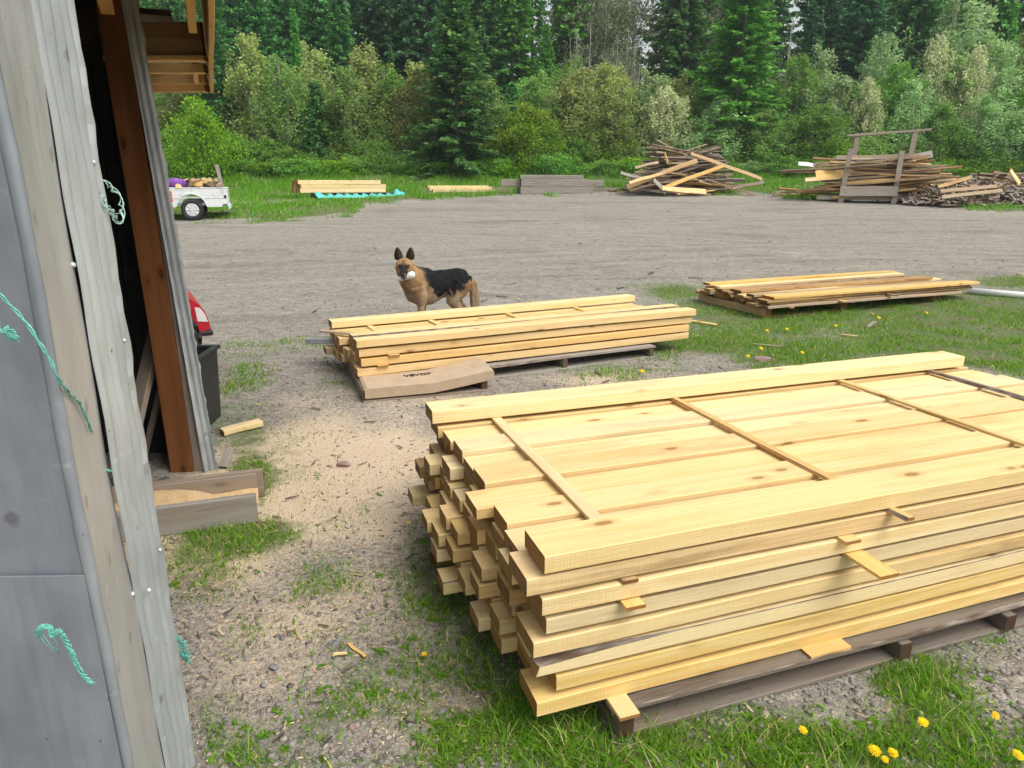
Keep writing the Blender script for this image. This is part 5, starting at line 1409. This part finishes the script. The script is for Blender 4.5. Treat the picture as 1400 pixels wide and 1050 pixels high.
o = link_mesh('weeds', rv, rf_, foliage_mat('weed_leaf', (.075, .15, .03), (.17, .27, .06), trans=.3), tint=rt_); tag(o, 'low broad leaved weeds in the patchy grass of the yard', 'weeds', kind='stuff')
# bits of bark and splinters trodden into the yard
x, y, px, py = px_samples(900, 262, 1100); ok = not_on_things(x, y) & (y < 32); x, y = x[ok], y[ok]; k = len(x); a = NR.uniform(0, 6.283, k)
L_ = NR.uniform(.012, .04, k) * np.clip(y / 3.5, .6, 3.2); q = np.array([(-1, -.16, 0), (1, -.12, .03), (1, .14, .05), (-1, .18, .02)]); P = q[None] * L_[:, None, None]
V_ = np.stack([P[..., 0] * np.cos(a)[:, None] - P[..., 1] * np.sin(a)[:, None] + x[:, None], P[..., 0] * np.sin(a)[:, None] + P[..., 1] * np.cos(a)[:, None] + y[:, None], P[..., 2] * 2 + gsurf(x, y)[:, None] + .008], -1).reshape(-1, 3)
mdeb, nt, out = new_mat('bark_splinter'); T = NT(nt); at = T.n('ShaderNodeAttribute', attribute_name='tint').outputs['Fac']
T.bsdf(out, T.ramp(at, [(0, (.05, .04, .035)), (.5, (.12, .09, .07)), (.7, (.34, .26, .18)), (1, (.62, .48, .30))]), .9, .1)
o = link_mesh('bark_litter', V_, np.arange(len(V_)).reshape(-1, 4), mdeb, tint=np.repeat(NR.random(k), 4)); tag(o, 'bits of bark and splinters trodden into the gravel yard', 'litter', kind='stuff')
M['grass'] = foliage_mat('grass_blade', (.105, .195, .036), (.25, .36, .085), trans=.4, straw=(.42, .38, .19))
nv = foliage_mat('verge_grass', (.10, .205, .036), (.23, .36, .08), trans=.4, straw=(.34, .37, .15))
o = link_mesh('lawn_grass', *[w for w in merge(parts[:4])][:2], M['grass'], tint=merge(parts[:4])[2]); tag(o, 'patchy green grass of the yard around the stacks', 'grass', kind='stuff')
o = link_mesh('verge_grass', parts[4][0], parts[4][1], nv, tint=parts[4][2]); tag(o, 'longer green grass of the verge along the far edge of the yard', 'grass', kind='stuff')

# dandelions
md_y = plain_mat('dandelion_yellow', (.85, .56, .005), .7, .2, vary=.1); md_g = plain_mat('dandelion_stem', (.16, .22, .06), .7, .2)
def dandelion(px, py, hh, s, label, group=None, tilt=.25, seed=0):
    rr = random.Random(seed)
    p = at_height(px, py, hh) if py > 560 else None
    if p is None:
        g = on_ground(px, py + 3); p = Vector((g.x, g.y, g.z + hh))
    base = gz(p.x, p.y)
    e = empty('dandelion', (p.x, p.y + .01, base), 0, label, 'dandelion', group)
    mb = MB(); mb.tube([(0, 0, -.01), (.004, -.003, (p.z - base) * .5), (0, -.01, p.z - base - .004)], .0016 * max(1, s / .016), 5); mb.build('stem', md_g, e)
    V = []; Fc = []
    n = 26
    for ring, (r1_, z1, cnt) in enumerate(((s, .000, n), (s * .72, s * .22, n - 6), (s * .42, s * .34, 12))):
        for i in range(cnt):
            a = 6.283 * (i + .3 * ring) / cnt + rr.uniform(-.08, .08); w = s * .11; L = r1_ * rr.uniform(.85, 1.08)
            ca, sa = math.cos(a), math.sin(a); b = len(V)
            V += [(-sa * w * .5, ca * w * .5, z1 * .5), (sa * w * .5, -ca * w * .5, z1 * .5), (ca * L + sa * w * .6, sa * L - ca * w * .6, z1 + s * .05), (ca * L - sa * w * .6, sa * L + ca * w * .6, z1 + s * .05)]
            Fc.append((b, b + 1, b + 2, b + 3))
    mb = MB().add(V, Fc); o = link_mesh('flower', mb.v, mb.f, md_y, e)
    o.location = (0, -.01, p.z - base); o.rotation_euler = (tilt + rr.uniform(-.1, .1), rr.uniform(-.2, .2), 0)
GD = 'dandelions on the near grass'
dandelion(1098, 998, .055, .0135, 'yellow dandelion nearest the front of the dark pallet', GD, seed=1)
dandelion(1262, 987, .06, .015, 'yellow dandelion between the pair at the bottom edge and the right border', GD, seed=2)
dandelion(1361, 978, .06, .0125, 'yellow dandelion turned sideways at the edge of the bare gravel', GD, tilt=1.0, seed=3)
dandelion(1196, 1026, .055, .018, 'biggest yellow dandelion of the pair at the bottom edge', GD, seed=4)
dandelion(1221, 1029, .05, .015, 'right one of the touching dandelions at the bottom edge', GD, seed=5)
dandelion(1210, 1038, .045, .011, 'smallest dandelion under the pair at the bottom edge', GD, seed=6)
dandelion(1392, 1032, .06, .0165, 'yellow dandelion at the right border of the picture', GD, seed=7)
dandelion(558, 714, .085, .009, 'closed dandelion bud on a tall stem left of the large stack', GD, seed=8)
dandelion(580, 894, .03, .010, 'low yellow dandelion in the sparse grass left of the dark pallet', GD, seed=9)
for q, (px, py) in enumerate(((1048, 455), (1075, 453), (1142, 448), (1201, 437), (1266, 430), (1096, 486), (878, 512), (1022, 491), (1040, 480), (925, 440))):
    dandelion(px, py, .05, .020, 'small yellow dandelion dotting the lawn behind the large stack', 'far dandelions on the lawn', seed=20 + q, tilt=.6)

# ================================================================== TREES
def spruce_mesh(seed, H, Rd, dens=1.0, drop=.2, thin=0.):
    g = np.random.default_rng(seed); Q = []; tint = []
    z = H * .05
    while z < H * .985:
        t = z / H; nb = int(g.integers(6, 9))
        Lm = Rd * (1 - t) ** .82 + .10
        az0 = g.uniform(0, 6.28)
        for b in range(nb):
            if g.random() < thin: continue
            az = az0 + 6.283 * b / nb + g.normal(0, .2); L = Lm * g.uniform(.62, 1.12) * (1 + .18 * math.sin(az * 2 + seed))
            el = (-.28 + .95 * t ** 1.3) + g.normal(0, .08)
            m_ = max(4, int((5 + L * 8.5) * dens))
            s = g.uniform(.12, 1.0, m_) ** .75
            dirx, diry = math.cos(az), math.sin(az)
            px_ = dirx * L * s; py_ = diry * L * s; pz_ = z + L * (np.sin(el) * s - drop * s ** 2 + .16 * s ** 3.5) + g.normal(0, .04, m_)
            for side in (-1, 1):
                l = (.16 + .26 * (1 - s * .55)) * (.55 + .25 * min(L, 2.0)) * g.uniform(.7, 1.2, m_)
                w = l * g.uniform(.26, .46, m_)
                fa = az + side * g.uniform(.35, 1.1, m_)
                ddx, ddy, ddz = np.cos(fa), np.sin(fa), .15 - .75 * g.random(m_)
                sx, sy = -np.sin(fa), np.cos(fa); tz = g.normal(0, 1.0, m_)
                A = np.stack([px_, py_, pz_], -1); D = np.stack([ddx * l, ddy * l, ddz * l], -1); S = np.stack([sx * w, sy * w, tz * w], -1)
                Q.append(np.stack([A, A + D * .45 + S * .5, A + D, A + D * .45 - S * .5], 1))
                tint.append(np.clip(.15 + .75 * s ** 1.6 * g.uniform(.4, 1.15, m_), 0, 1))
        z += (.17 + .20 * (1 - t)) * g.uniform(.8, 1.2) * (H / 12) ** .5
    Q = np.concatenate(Q); tint = np.repeat(np.concatenate(tint), 4)
    return Q.reshape(-1, 3), np.arange(len(Q) * 4).reshape(-1, 4), tint

def trunk_tube(mb, pts, r0, r1_, n=7):
    k = len(pts); mb.tube(pts, [r0 + (r1_ - r0) * i / (k - 1) for i in range(k)], n)

def broad_mesh(seed, H, Rd, base=.1, nclump=70, per=90, leaf=.10, stems=3, spread=.32, narrow=1.0, upright=.0):
    """several stems, limbs out to clumps of leaves scattered through an uneven crown"""
    g = np.random.default_rng(seed); rr = random.Random(seed); mb = MB(); cl = []
    tips = []
    for s in range(stems):
        a = 6.283 * s / stems + rr.uniform(-.5, .5); rad = Rd * rr.uniform(.1, .45) if stems > 1 else 0
        top = Vector((math.cos(a) * rad, math.sin(a) * rad, H * (1.0 if s == 0 else rr.uniform(.66, .98))))
        b = Vector((math.cos(a) * .08 * stems * .4, math.sin(a) * .08 * stems * .4, -.1))
        pts = [b.lerp(top, t) + Vector((rr.uniform(-.08, .08), rr.uniform(-.08, .08), 0)) * (t > 0) for t in (0, .2, .4, .6, .8, 1)]
        r0 = H * .010 * (1.3 if stems == 1 else 1)
        trunk_tube(mb, pts, r0, r0 * .2); tips.append(pts)
    for c in range(nclump):
        pts = rr.choice(tips)
        t = base + (1 - base) * rr.random() ** .8
        tt_ = min(1, max(0, (t - base) / (1.04 - base))); env = (math.sin(math.pi * tt_ ** (.72 + .1 * upright)) ** .8 * (1.05 - .15 * tt_)) * rr.uniform(.55, 1.25)
        a = rr.uniform(0, 6.283); q = Rd * env * math.sqrt(rr.random()) * 1.05
        ax_p = pts[min(5, int(t * 5))]
        ht = pts[5].z * t; cpos = Vector((ax_p.x * 1.0 + math.cos(a) * q, ax_p.y * 1.0 + math.sin(a) * q, ht))
        ti = max(.05, t - .22 * (q / Rd) - .08); i = min(4, int(ti * 5)); p0 = pts[i].lerp(pts[i + 1], ti * 5 - i)
        if c % 2 == 0: trunk_tube(mb, [p0, p0.lerp(cpos, .5) + Vector((0, 0, .06 * H * .3)), cpos], H * .0032, H * .0009, 4)
        cl.append(cpos)
    cl = np.array([c[:] for c in cl]); k = len(cl)
    # every leaf: scattered round its clump
    N = k * per; ci = np.repeat(np.arange(k), per)
    sg = spread * (.55 + .7 * g.random(k))[ci] * Rd / 1.6 * np.clip(1.25 - .75 * cl[ci][:, 2] / H, .4, 1.1)
    P = cl[ci] + g.normal(0, 1, (N, 3)) * np.stack([sg, sg, sg * (.8 + upright)], -1)
    d = g.normal(0, 1, (N, 3)); d[:, 2] -= .25; d /= np.linalg.norm(d, axis=1)[:, None]
    u = np.cross(d, g.normal(0, 1, (N, 3))); u /= np.linalg.norm(u, axis=1)[:, None] + 1e-9
    l = leaf * g.uniform(.6, 1.3, N)[:, None]; w = l * .32
    Q = np.stack([P - d * l * .5, P + u * w, P + d * l * .5, P - u * w], 1)
    # hang leaves so the upper side faces up
    nrm = np.cross(Q[:, 1] - Q[:, 0], Q[:, 3] - Q[:, 0]); fl = (nrm[:, 2] < 0) & (g.random(N) < .8)
    Q[fl] = Q[fl][:, ::-1]
    ct = g.random(k); tint = np.clip(ct[ci] * .35 + g.random(N) * .40 + .38 * np.clip(P[:, 2] / H, 0, 1) ** 2, 0, 1)
    ok = Q[:, :, 2].min(1) > .02
    Q = Q[ok]; tint = tint[ok]
    return mb, Q.reshape(-1, 3), np.arange(len(Q) * 4).reshape(-1, 4), np.repeat(tint, 4)

M['spruce'] = foliage_mat('spruce_needles', (0.062, 0.144, 0.062), (0.180, 0.320, 0.118), trans=.28)
M['spruce_blue'] = foliage_mat('blue_spruce_needles', (.050, .118, .062), (.135, .25, .115), trans=.28) #'blue_spruce_needles', (0.050, 0.125, 0.082), (0.133, 0.258, 0.149), trans=.28)
M['fir'] = foliage_mat('fir_needles', (0.086, 0.196, 0.062), (0.234, 0.406, 0.118), trans=.3)
M['willow'] = foliage_mat('willow_leaf', (.125, .215, .055), (.28, .40, .13), under=(.40, .48, .28), trans=.32) #'willow_leaf', (0.145, 0.242, 0.077), (0.320, 0.436, 0.165), under=(0.524, 0.620, 0.388), trans=.3)
M['willow_pale'] = foliage_mat('pale_willow_leaf', (0.169, 0.269, 0.119), (0.375, 0.500, 0.225), under=(0.575, 0.620, 0.425), trans=.3) #(0.165, 0.281, 0.145), (0.330, 0.475, 0.253), under=(0.581, 0.620, 0.524), trans=.3)
M['birch'] = foliage_mat('birch_leaf', (0.165, 0.242, 0.068), (0.388, 0.436, 0.165), under=(0.620, 0.620, 0.369), trans=.3)
M['flowering'] = foliage_mat('flowering_leaf', (0.253, 0.281, 0.116), (0.620, 0.620, 0.369), under=(0.620, 0.620, 0.561), trans=.25)
M['olive'] = foliage_mat('olive_leaf', (.12, .155, .045), (.26, .28, .10), under=(.32, .34, .18), trans=.3) #'olive_leaf', (0.165, 0.204, 0.057), (0.339, 0.339, 0.116), under=(0.465, 0.465, 0.253), trans=.3)
M['bright'] = foliage_mat('bright_leaf', (.115, .20, .035), (.28, .38, .085), trans=.35) #'bright_leaf', (0.165, 0.310, 0.039), (0.388, 0.581, 0.106), trans=.35)
M['bush'] = foliage_mat('bush_leaf', (0.098, 0.204, 0.043), (0.232, 0.378, 0.098), under=(0.310, 0.446, 0.174), trans=.3)
M['old_leaf'] = foliage_mat('grey_green_leaf', (0.098, 0.126, 0.068), (0.232, 0.253, 0.155), under=(0.388, 0.388, 0.290), trans=.25)

def crown_obj(V, Fq, ti, mat, parent):
    o = link_mesh('crown', V, Fq, M[mat], parent, tint=ti); return o
BANK = {}
HOLD = []
def bank(kind, idx, maker):
    key = (kind, idx)
    if key not in BANK: BANK[key] = maker()
    return BANK[key]
def mesh_from(name, V, Fq, ti, mat):
    o = link_mesh(name, V, Fq, mat, tint=ti); me = o.data; bpy.data.objects.remove(o); return me
def spruce_parts(idx):
    def mk():
        H = 12.; Rd = (2.5, 2.1, 2.8, 1.8, 2.3)[idx % 5]
        V, Fq, ti = spruce_mesh(300 + idx, H, Rd, dens=1.5, drop=(.2, .26, .16, .22, .3)[idx % 5], thin=(.05, .1, .0, .12, .08)[idx % 5])
        mb = MB(); trunk_tube(mb, [(0, 0, -.3), (.03, 0, 3), (0, .03, 7), (0, 0, 11.8)], .17, .02, 8)
        t = mb.build('trunk', M['trunk']); tm = t.data; bpy.data.objects.remove(t)
        return tm, mesh_from('crown', V, Fq, ti, M['spruce']), 12.
    return bank('spruce', idx, mk)
def small_spruce_parts(idx):
    def mk():
        V, Fq, ti = spruce_mesh(500 + idx, 5., 1.25 + .2 * idx, dens=1.1, drop=.12)
        mb = MB(); trunk_tube(mb, [(0, 0, -.2), (0, 0, 2.5), (0, 0, 4.9)], .08, .01, 7)
        t = mb.build('trunk', M['trunk']); tm = t.data; bpy.data.objects.remove(t)
        return tm, mesh_from('crown', V, Fq, ti, M['spruce']), 5.
    return bank('small', idx, mk)
def broad_parts(kind, idx):
    spec = dict(tree=dict(H=6., Rd=1.45, base=.10, nclump=190, per=60, leaf=.13, stems=6, spread=.19, upright=1.1),
                round=dict(H=3.2, Rd=1.55, base=.05, nclump=85, per=95, leaf=.11, stems=4, spread=.28),
                shrub=dict(H=1.7, Rd=1.15, base=.04, nclump=50, per=80, leaf=.105, stems=5, spread=.30, upright=.2),
                tall=dict(H=13., Rd=2.6, base=.42, nclump=80, per=70, leaf=.19, stems=1, spread=.30, upright=.2),
                bare=dict(H=11., Rd=1.5, base=.30, nclump=42, per=22, leaf=.16, stems=2, spread=.35, upright=.5))[kind]
    def mk():
        mb, V, Fq, ti = broad_mesh(700 + idx * 13 + len(kind), **spec)
        t = mb.build('trunk', M['pale_trunk'] if kind in ('tall', 'bare', 'tree') else M['trunk']); tm = t.data; bpy.data.objects.remove(t)
        return tm, mesh_from('crown', V, Fq, ti, M['willow']), spec['H']
    return bank(kind, idx, mk)
rtree = random.Random(77)
def plant(name, parts, px, top, Y, mat, label, cat, group=None, width=None, hgt=None, natural=None, sink=.05):
    tm, cm, H0 = parts
    x = (px - 700) / F * (Y * CP + .2)
    for _ in range(3):
        z = gz(x, Y); d = Y * CP + (CAMH - z - 2) * SP; x = (px - 700) / F * d
    z = gz(x, Y)
    H = hgt if hgt else at_depth(px, top, Y).z - z
    H = max(.5, H); s = H / H0
    e = empty(name, (x, Y, z - sink), rtree.uniform(0, 6.28), label, cat, group)
    sx = s if width is None else width
    e.scale = (sx, sx, s)
    e.rotation_euler = (rtree.gauss(0, .015), rtree.gauss(0, .015), rtree.uniform(0, 6.28))
    for nm, me, mt in (('trunk', tm, None), ('crown', cm, mat)):
        o = bpy.data.objects.new(nm, me); C.objects.link(o); o.parent = e
        if mt: o.material_slots[0].link = 'OBJECT'; o.material_slots[0].material = M[mt]
    return e
# ---- single trees one can point to (pixel column, top row or height, distance)
SPR = [ # px, top, Y, width factor, variant, mat, label
 (302, -60, 37.5, .95, 0, 'spruce', 'dark spruce rising right behind the bright round bush at the left'),
 (624, -25, 34.4, 1.5, 2, 'spruce', 'big dense spruce standing forward of the others left of the picture centre'),
 (745, 28, 41, .85, 1, 'fir', 'narrow light green spruce right of the big dense spruce'),
 (540, 60, 39.5, .62, 3, 'spruce', 'slim small spruce between the pale birches left of the big dense spruce'),
 (1003, -70, 36.6, 1.55, 0, 'fir', 'very broad light green spruce behind the left scrap heap'),
 (908, 38, 44, .75, 4, 'spruce', 'short dark spruce left of the broad light green one'),
 (1104, 4, 46, 1.0, 1, 'spruce_blue', 'blue dark spruce right of the small sky gap'),
 (1165, -40, 45, 1.3, 2, 'spruce_blue', 'broad blue dark spruce above the wooden rack'),
 (1232, -10, 47, 1.1, 3, 'spruce_blue', 'dark spruce left of the large pale willow'),
 (1345, -30, 50, 1.1, 4, 'spruce', 'dark spruce rising behind the large pale willow at the right'),
 (560, -60, 45, 1.1, 4, 'spruce_blue', 'bluish dark spruce behind the slim small one'),
 (468, -50, 44, 1.0, 1, 'spruce', 'dark spruce behind the birches with drooping open branches'),
 (365, -45, 45, 1.05, 2, 'spruce', 'dark spruce behind the leftmost pale birch'),
 (415, 10, 42.5, .8, 3, 'fir', 'lighter green spruce between two darker ones at the left')]
for (px, top, Y, wf, vi, mt, lab) in SPR:
    Y += 1.5
    pt = spruce_parts(vi); x = (px - 700) / F * Y; H = at_depth(px, top, Y).z - gz(x, Y)
    plant('spruce_tree', pt, px, top, Y, mt, lab, 'spruce', width=H / 12. * wf)
plant('spruce_tree', small_spruce_parts(0), 431, 108, 37.2, 'spruce', 'small dark young spruce in front of the pale birches at the left', 'spruce')
plant('spruce_tree', small_spruce_parts(1), 700, 112, 38.5, 'spruce', 'young dark spruce half hidden by shrubs right of the big dense spruce', 'spruce')
plant('spruce_tree', small_spruce_parts(2), 1255, 112, 40, 'spruce_blue', 'young dark spruce between the shrubs behind the wooden rack', 'spruce')
# forest wall behind
GB = 'spruces of the dense forest wall'
k = 0
for (Y, step, hlo, hhi) in ((48, 58, 12.5, 16), (54, 54, 16, 19), (61, 46, 19, 23)):
    px = -420 + rtree.uniform(0, 40)
    while px < 1830:
        j = px + rtree.uniform(-16, 16)
        gap = (1042 < j < 1096) or (866 < j < 914)
        hh = rtree.uniform(hlo, hhi) * (.93 if j > 1000 else 1)
        if gap: hh = min(hh, {48: 7.2, 54: 8.0, 61: 8.6}[Y])
        if not (740 < j < 900 and Y < 60) or rtree.random() < .4:
            plant('spruce_tree', spruce_parts(k % 5), j, 0, Y + rtree.uniform(-2, 2), ('spruce', 'spruce_blue', 'spruce', 'fir', 'spruce_blue')[rtree.randrange(5)], 'tall dark spruce in the dense forest wall behind the nearer trees', 'spruce', GB, hgt=hh, width=hh / 12. * rtree.uniform(.85, 1.15))
        k += 1; px += step * rtree.uniform(.85, 1.2)
# grey open hardwoods in the middle
for q, (px, top, Y, vi) in enumerate(((778, -60, 50, 0), (822, -40, 49, 1), (862, -50, 51, 2), (930, -30, 53, 0), (955, -40, 52, 1), (795, -70, 54, 2))):
    plant('hardwood_tree', broad_parts('tall', vi), px, top, Y, 'old_leaf', 'tall grey leaved hardwood with open crown behind the middle shrubs', 'hardwood tree', 'tall hardwoods in the middle of the forest')
for q, (px, top, Y, vi) in enumerate(((786, 40, 44, 0), (802, 32, 45, 1), (838, 50, 44, 0), (850, 45, 45, 1), (1068, 22, 43, 1), (866, 60, 43.5, 0))):
    plant('bare_tree', broad_parts('bare', vi), px, top, Y, 'old_leaf', 'thin pale nearly bare tree between the middle shrubs and the hardwoods', 'bare tree', 'thin bare trees in the middle')
BR = [ # px, top, Y, width(m radius), variant kind, idx, mat, label
 (275, 128, 31.5, 1.75, 'round', 0, 'bright', 'bright yellow green round bush above the white trailer'),
 (355, 52, 36, 1.9, 'tree', 0, 'birch', 'leftmost pale topped birch behind the bright round bush'),
 (432, 60, 37, 1.8, 'tree', 1, 'birch', 'tall pale topped birch behind the small young spruce'),
 (392, 75, 35.4, 1.6, 'tree', 2, 'willow', 'grey green willow between the two leftmost birches'),
 (508, 62, 36.3, 2.0, 'tree', 3, 'birch', 'pale flowering birch over the far left stack'),
 (480, 95, 35, 1.7, 'tree', 0, 'willow', 'green willow in front of the birch over the far left stack'),
 (568, 92, 35, 1.6, 'tree', 2, 'olive', 'olive brown leaved tree left of the big dense spruce'),
 (590, 130, 34.2, 1.5, 'tree', 1, 'olive', 'low olive leaved shrub tree at the foot of the big dense spruce'),
 (672, 108, 35.2, 1.7, 'tree', 3, 'willow', 'grey green willow right of the big dense spruce'),
 (722, 140, 33.8, 1.9, 'round', 1, 'bright', 'bright green round bush above the grey stack'),
 (735, 100, 36.2, 1.8, 'tree', 1, 'willow', 'willow with silvery leaves behind the bright green round bush'),
 (780, 92, 36, 1.9, 'tree', 2, 'birch', 'silvery birch under the pale bare trees'),
 (835, 90, 36.4, 2.0, 'tree', 0, 'birch', 'broad silvery birch left of the yellowish shrub'),
 (838, 132, 34.3, 1.7, 'tree', 3, 'olive', 'yellowish shrub tree behind the left scrap heap'),
 (888, 96, 36.2, 1.9, 'tree', 1, 'willow_pale', 'pale willow behind the yellowish shrub tree'),
 (913, 118, 34.8, 1.5, 'tree', 2, 'flowering', 'yellow brown flowering shrub tree left of the broad light green spruce'),
 (975, 134, 34.4, 1.8, 'tree', 3, 'willow_pale', 'pale grey green willow in front of the broad light green spruce'),
 (1090, 78, 38, 2.0, 'tree', 0, 'bush', 'mid green tree right of the broad light green spruce'),
 (1112, 62, 41, 1.6, 'tree', 1, 'willow_pale', 'pale slim tree in front of the blue dark spruce'),
 (1190, 46, 41, 1.5, 'tree', 2, 'willow_pale', 'slim pale topped tree in front of the broad blue dark spruce'),
 (1175, 112, 36, 1.9, 'tree', 3, 'willow', 'green willow tree above the wooden rack'),
 (1185, 108, 35.2, .9, 'tree', 0, 'flowering', 'thin flowering tree above the wooden rack'),
 (1110, 140, 34.4, 1.9, 'tree', 2, 'bush', 'green shrub tree between the left scrap heap and the wooden rack'),
 (1045, 150, 34.2, 1.7, 'tree', 1, 'willow', 'grey green shrub tree behind the right end of the left scrap heap'),
 (1298, -12, 42, 3.4, 'tree', 1, 'willow_pale', 'large pale silver green willow at the right'),
 (1268, 50, 36.5, 1.35, 'tree', 3, 'flowering', 'cream flowering tree in front of the large pale willow'),
 (1310, 62, 36.0, 1.35, 'tree', 2, 'flowering', 'second cream flowering tree right of the tall one'),
 (1240, 110, 35, 1.4, 'tree', 0, 'willow_pale', 'pale blue green willow left of the cream flowering tree'),
 (1345, 62, 37, 2.0, 'tree', 0, 'willow_pale', 'pale willow beside the cream flowering trees at the right'),
 (1350, 122, 33.8, 1.9, 'tree', 1, 'willow_pale', 'rounded silver green willow above the right scrap heap'),
 (1395, 30, 38, 1.8, 'tree', 3, 'birch', 'olive topped birch at the right border'),
 (1400, 110, 34.5, 1.6, 'tree', 2, 'bush', 'mid green tree at the right border over the scrap heap'),
 (1290, 140, 34, 1.4, 'tree', 3, 'bush', 'green shrub tree directly behind the right scrap heap')]
for (px, top, Y, rad, kind, vi, mt, lab) in BR:
    Y += 2.6
    plant('willow_tree' if 'willow' in lab else 'birch_tree' if 'birch' in lab else 'leafy_bush' if 'bush' in lab else 'flowering_tree' if 'flowering' in lab else 'leafy_tree', broad_parts(kind, vi), px, top, Y, mt, lab,
          'willow' if 'willow' in lab else 'birch' if 'birch' in lab else 'bush' if 'bush' in lab else 'tree', width=rad / 1.55)
# more of the same beyond both sides of the picture
for px in list(range(-360, 232, 66)) + list(range(1450, 1800, 66)):
    plant('willow_tree', broad_parts('tree', rtree.randrange(4)), px, 0, rtree.uniform(34, 38), rtree.choice(['willow', 'birch', 'bush', 'willow_pale']), 'green willow of the row outside the picture', 'willow', 'willows beyond the sides of the picture', hgt=rtree.uniform(4, 6))
# the belt of young willows and birches that closes the gaps between the single ones
for k in range(52):
    px = 215 + 1220 * (k + rtree.random()) / 52; Y = rtree.uniform(38.5, 42)
    plant('willow_tree', broad_parts('tree', rtree.randrange(4)), px, 0, Y, rtree.choice(['willow', 'birch', 'bush', 'bush', 'willow', 'willow_pale' if px > 900 else 'olive']), 'young willow in the green thicket between the single trees', 'willow', 'young willows of the thicket', hgt=rtree.uniform(3.0, 5.4), width=rtree.uniform(.95, 1.4))
# shrub belt at the foot of the wood
zones = ((225, 480, 'low green shrub under the trees right of the trailer', 'shrubs at the left'), (480, 690, 'low green shrub under the trees behind the far left stack', 'shrubs left of the middle'),
         (690, 860, 'low green shrub under the trees behind the grey stack', 'shrubs behind the grey stack'), (860, 1060, 'low green shrub under the trees behind the left scrap heap', 'shrubs behind the left scrap heap'),
         (1060, 1270, 'low green shrub under the trees behind the wooden rack', 'shrubs behind the wooden rack'), (1270, 1440, 'low green shrub under the trees behind the right scrap heap', 'shrubs behind the right scrap heap'))
for (x0, x1, lab, grp) in zones:
    px = x0 + 6
    while px < x1:
        for row, (Y, hl, hh_) in enumerate(((35.6, .6, 1.1), (36.8, 1.0, 1.8), (38.6, 1.6, 2.6))):
            plant('green_shrub', broad_parts('shrub', rtree.randrange(4)), px + rtree.uniform(-12, 12), 0, Y + rtree.uniform(-.6, .6), rtree.choice(['bush', 'bush', 'willow', 'bright', 'willow_pale' if px > 850 else 'bush']), lab, 'shrub', grp, hgt=rtree.uniform(hl, hh_), width=rtree.uniform(.85, 1.35))
        px += 31

# ================================================================== LIGHT, SKY, CAMERA
sc = bpy.context.scene
w = bpy.data.worlds.new('World'); sc.world = w; w.use_nodes = True
nt = w.node_tree
for n in list(nt.nodes): nt.nodes.remove(n)
T = NT(nt)
SUN_EL, SUN_AZ = R(55), R(125)      # azimuth clockwise from +Y: behind the camera to the right
sky = T.n('ShaderNodeTexSky'); sky.sky_type = 'NISHITA'; sky.sun_disc = False
sky.sun_elevation = SUN_EL; sky.sun_rotation = SUN_AZ; sky.air_density = 1.4; sky.dust_density = 4.0; sky.ozone_density = 1.0
hs = T.n('ShaderNodeHueSaturation'); hs.inputs['Saturation'].default_value = .30; nt.links.new(sky.outputs[0], hs.inputs['Color'])
bg = T.n('ShaderNodeBackground'); nt.links.new(hs.outputs[0], bg.inputs[0]); bg.inputs[1].default_value = .13
ow = T.n('ShaderNodeOutputWorld'); nt.links.new(bg.outputs[0], ow.inputs[0])
sl = bpy.data.lights.new('sun', 'SUN'); sl.energy = 1.45; sl.angle = R(42); sl.color = (1, .95, .87)
so_ = bpy.data.objects.new('sun', sl); C.objects.link(so_)
d = Vector((math.sin(SUN_AZ) * math.cos(SUN_EL), math.cos(SUN_AZ) * math.cos(SUN_EL), math.sin(SUN_EL)))
so_.rotation_euler = d.to_track_quat('Z', 'Y').to_euler(); so_.location = (0, 0, 30)

# damp air: a thin even haze round yard and wood
hz = MB().box((-130, -75, -3), (130, 95, 34)).build('haze', bpy.data.materials.new('haze_air'))
hm = hz.data.materials[0]; hm.use_nodes = True; hnt = hm.node_tree
for n in list(hnt.nodes): hnt.nodes.remove(n)
pv = hnt.nodes.new('ShaderNodeVolumePrincipled'); pv.inputs['Color'].default_value = (.86, .93, 1, 1); pv.inputs['Density'].default_value = .0007; pv.inputs['Anisotropy'].default_value = .2
ho = hnt.nodes.new('ShaderNodeOutputMaterial'); hnt.links.new(pv.outputs[0], ho.inputs['Volume'])
tag(hz, 'thin damp haze over the yard and the wood', 'haze', kind='stuff')
sc.cycles.volume_bounces = 0

cam = bpy.data.cameras.new('camera'); cam.sensor_fit = 'HORIZONTAL'; cam.sensor_width = 36; cam.lens = F / 1400 * 36
cam.clip_start = .05; cam.clip_end = 2000
co_ = bpy.data.objects.new('camera', cam); C.objects.link(co_); co_.location = (0, 0, CAMH); co_.rotation_euler = (R(90) - PITCH, 0, 0)
sc.camera = co_
sc.view_settings.view_transform = 'Standard'; sc.view_settings.look = 'None'; sc.view_settings.gamma = 1; sc.view_settings.exposure = 0.6
sc.cycles.max_bounces = 6; sc.cycles.diffuse_bounces = 3; sc.cycles.glossy_bounces = 2; sc.cycles.transmission_bounces = 3; sc.cycles.transparent_max_bounces = 6
sc.cycles.caustics_reflective = False; sc.cycles.caustics_refractive = False
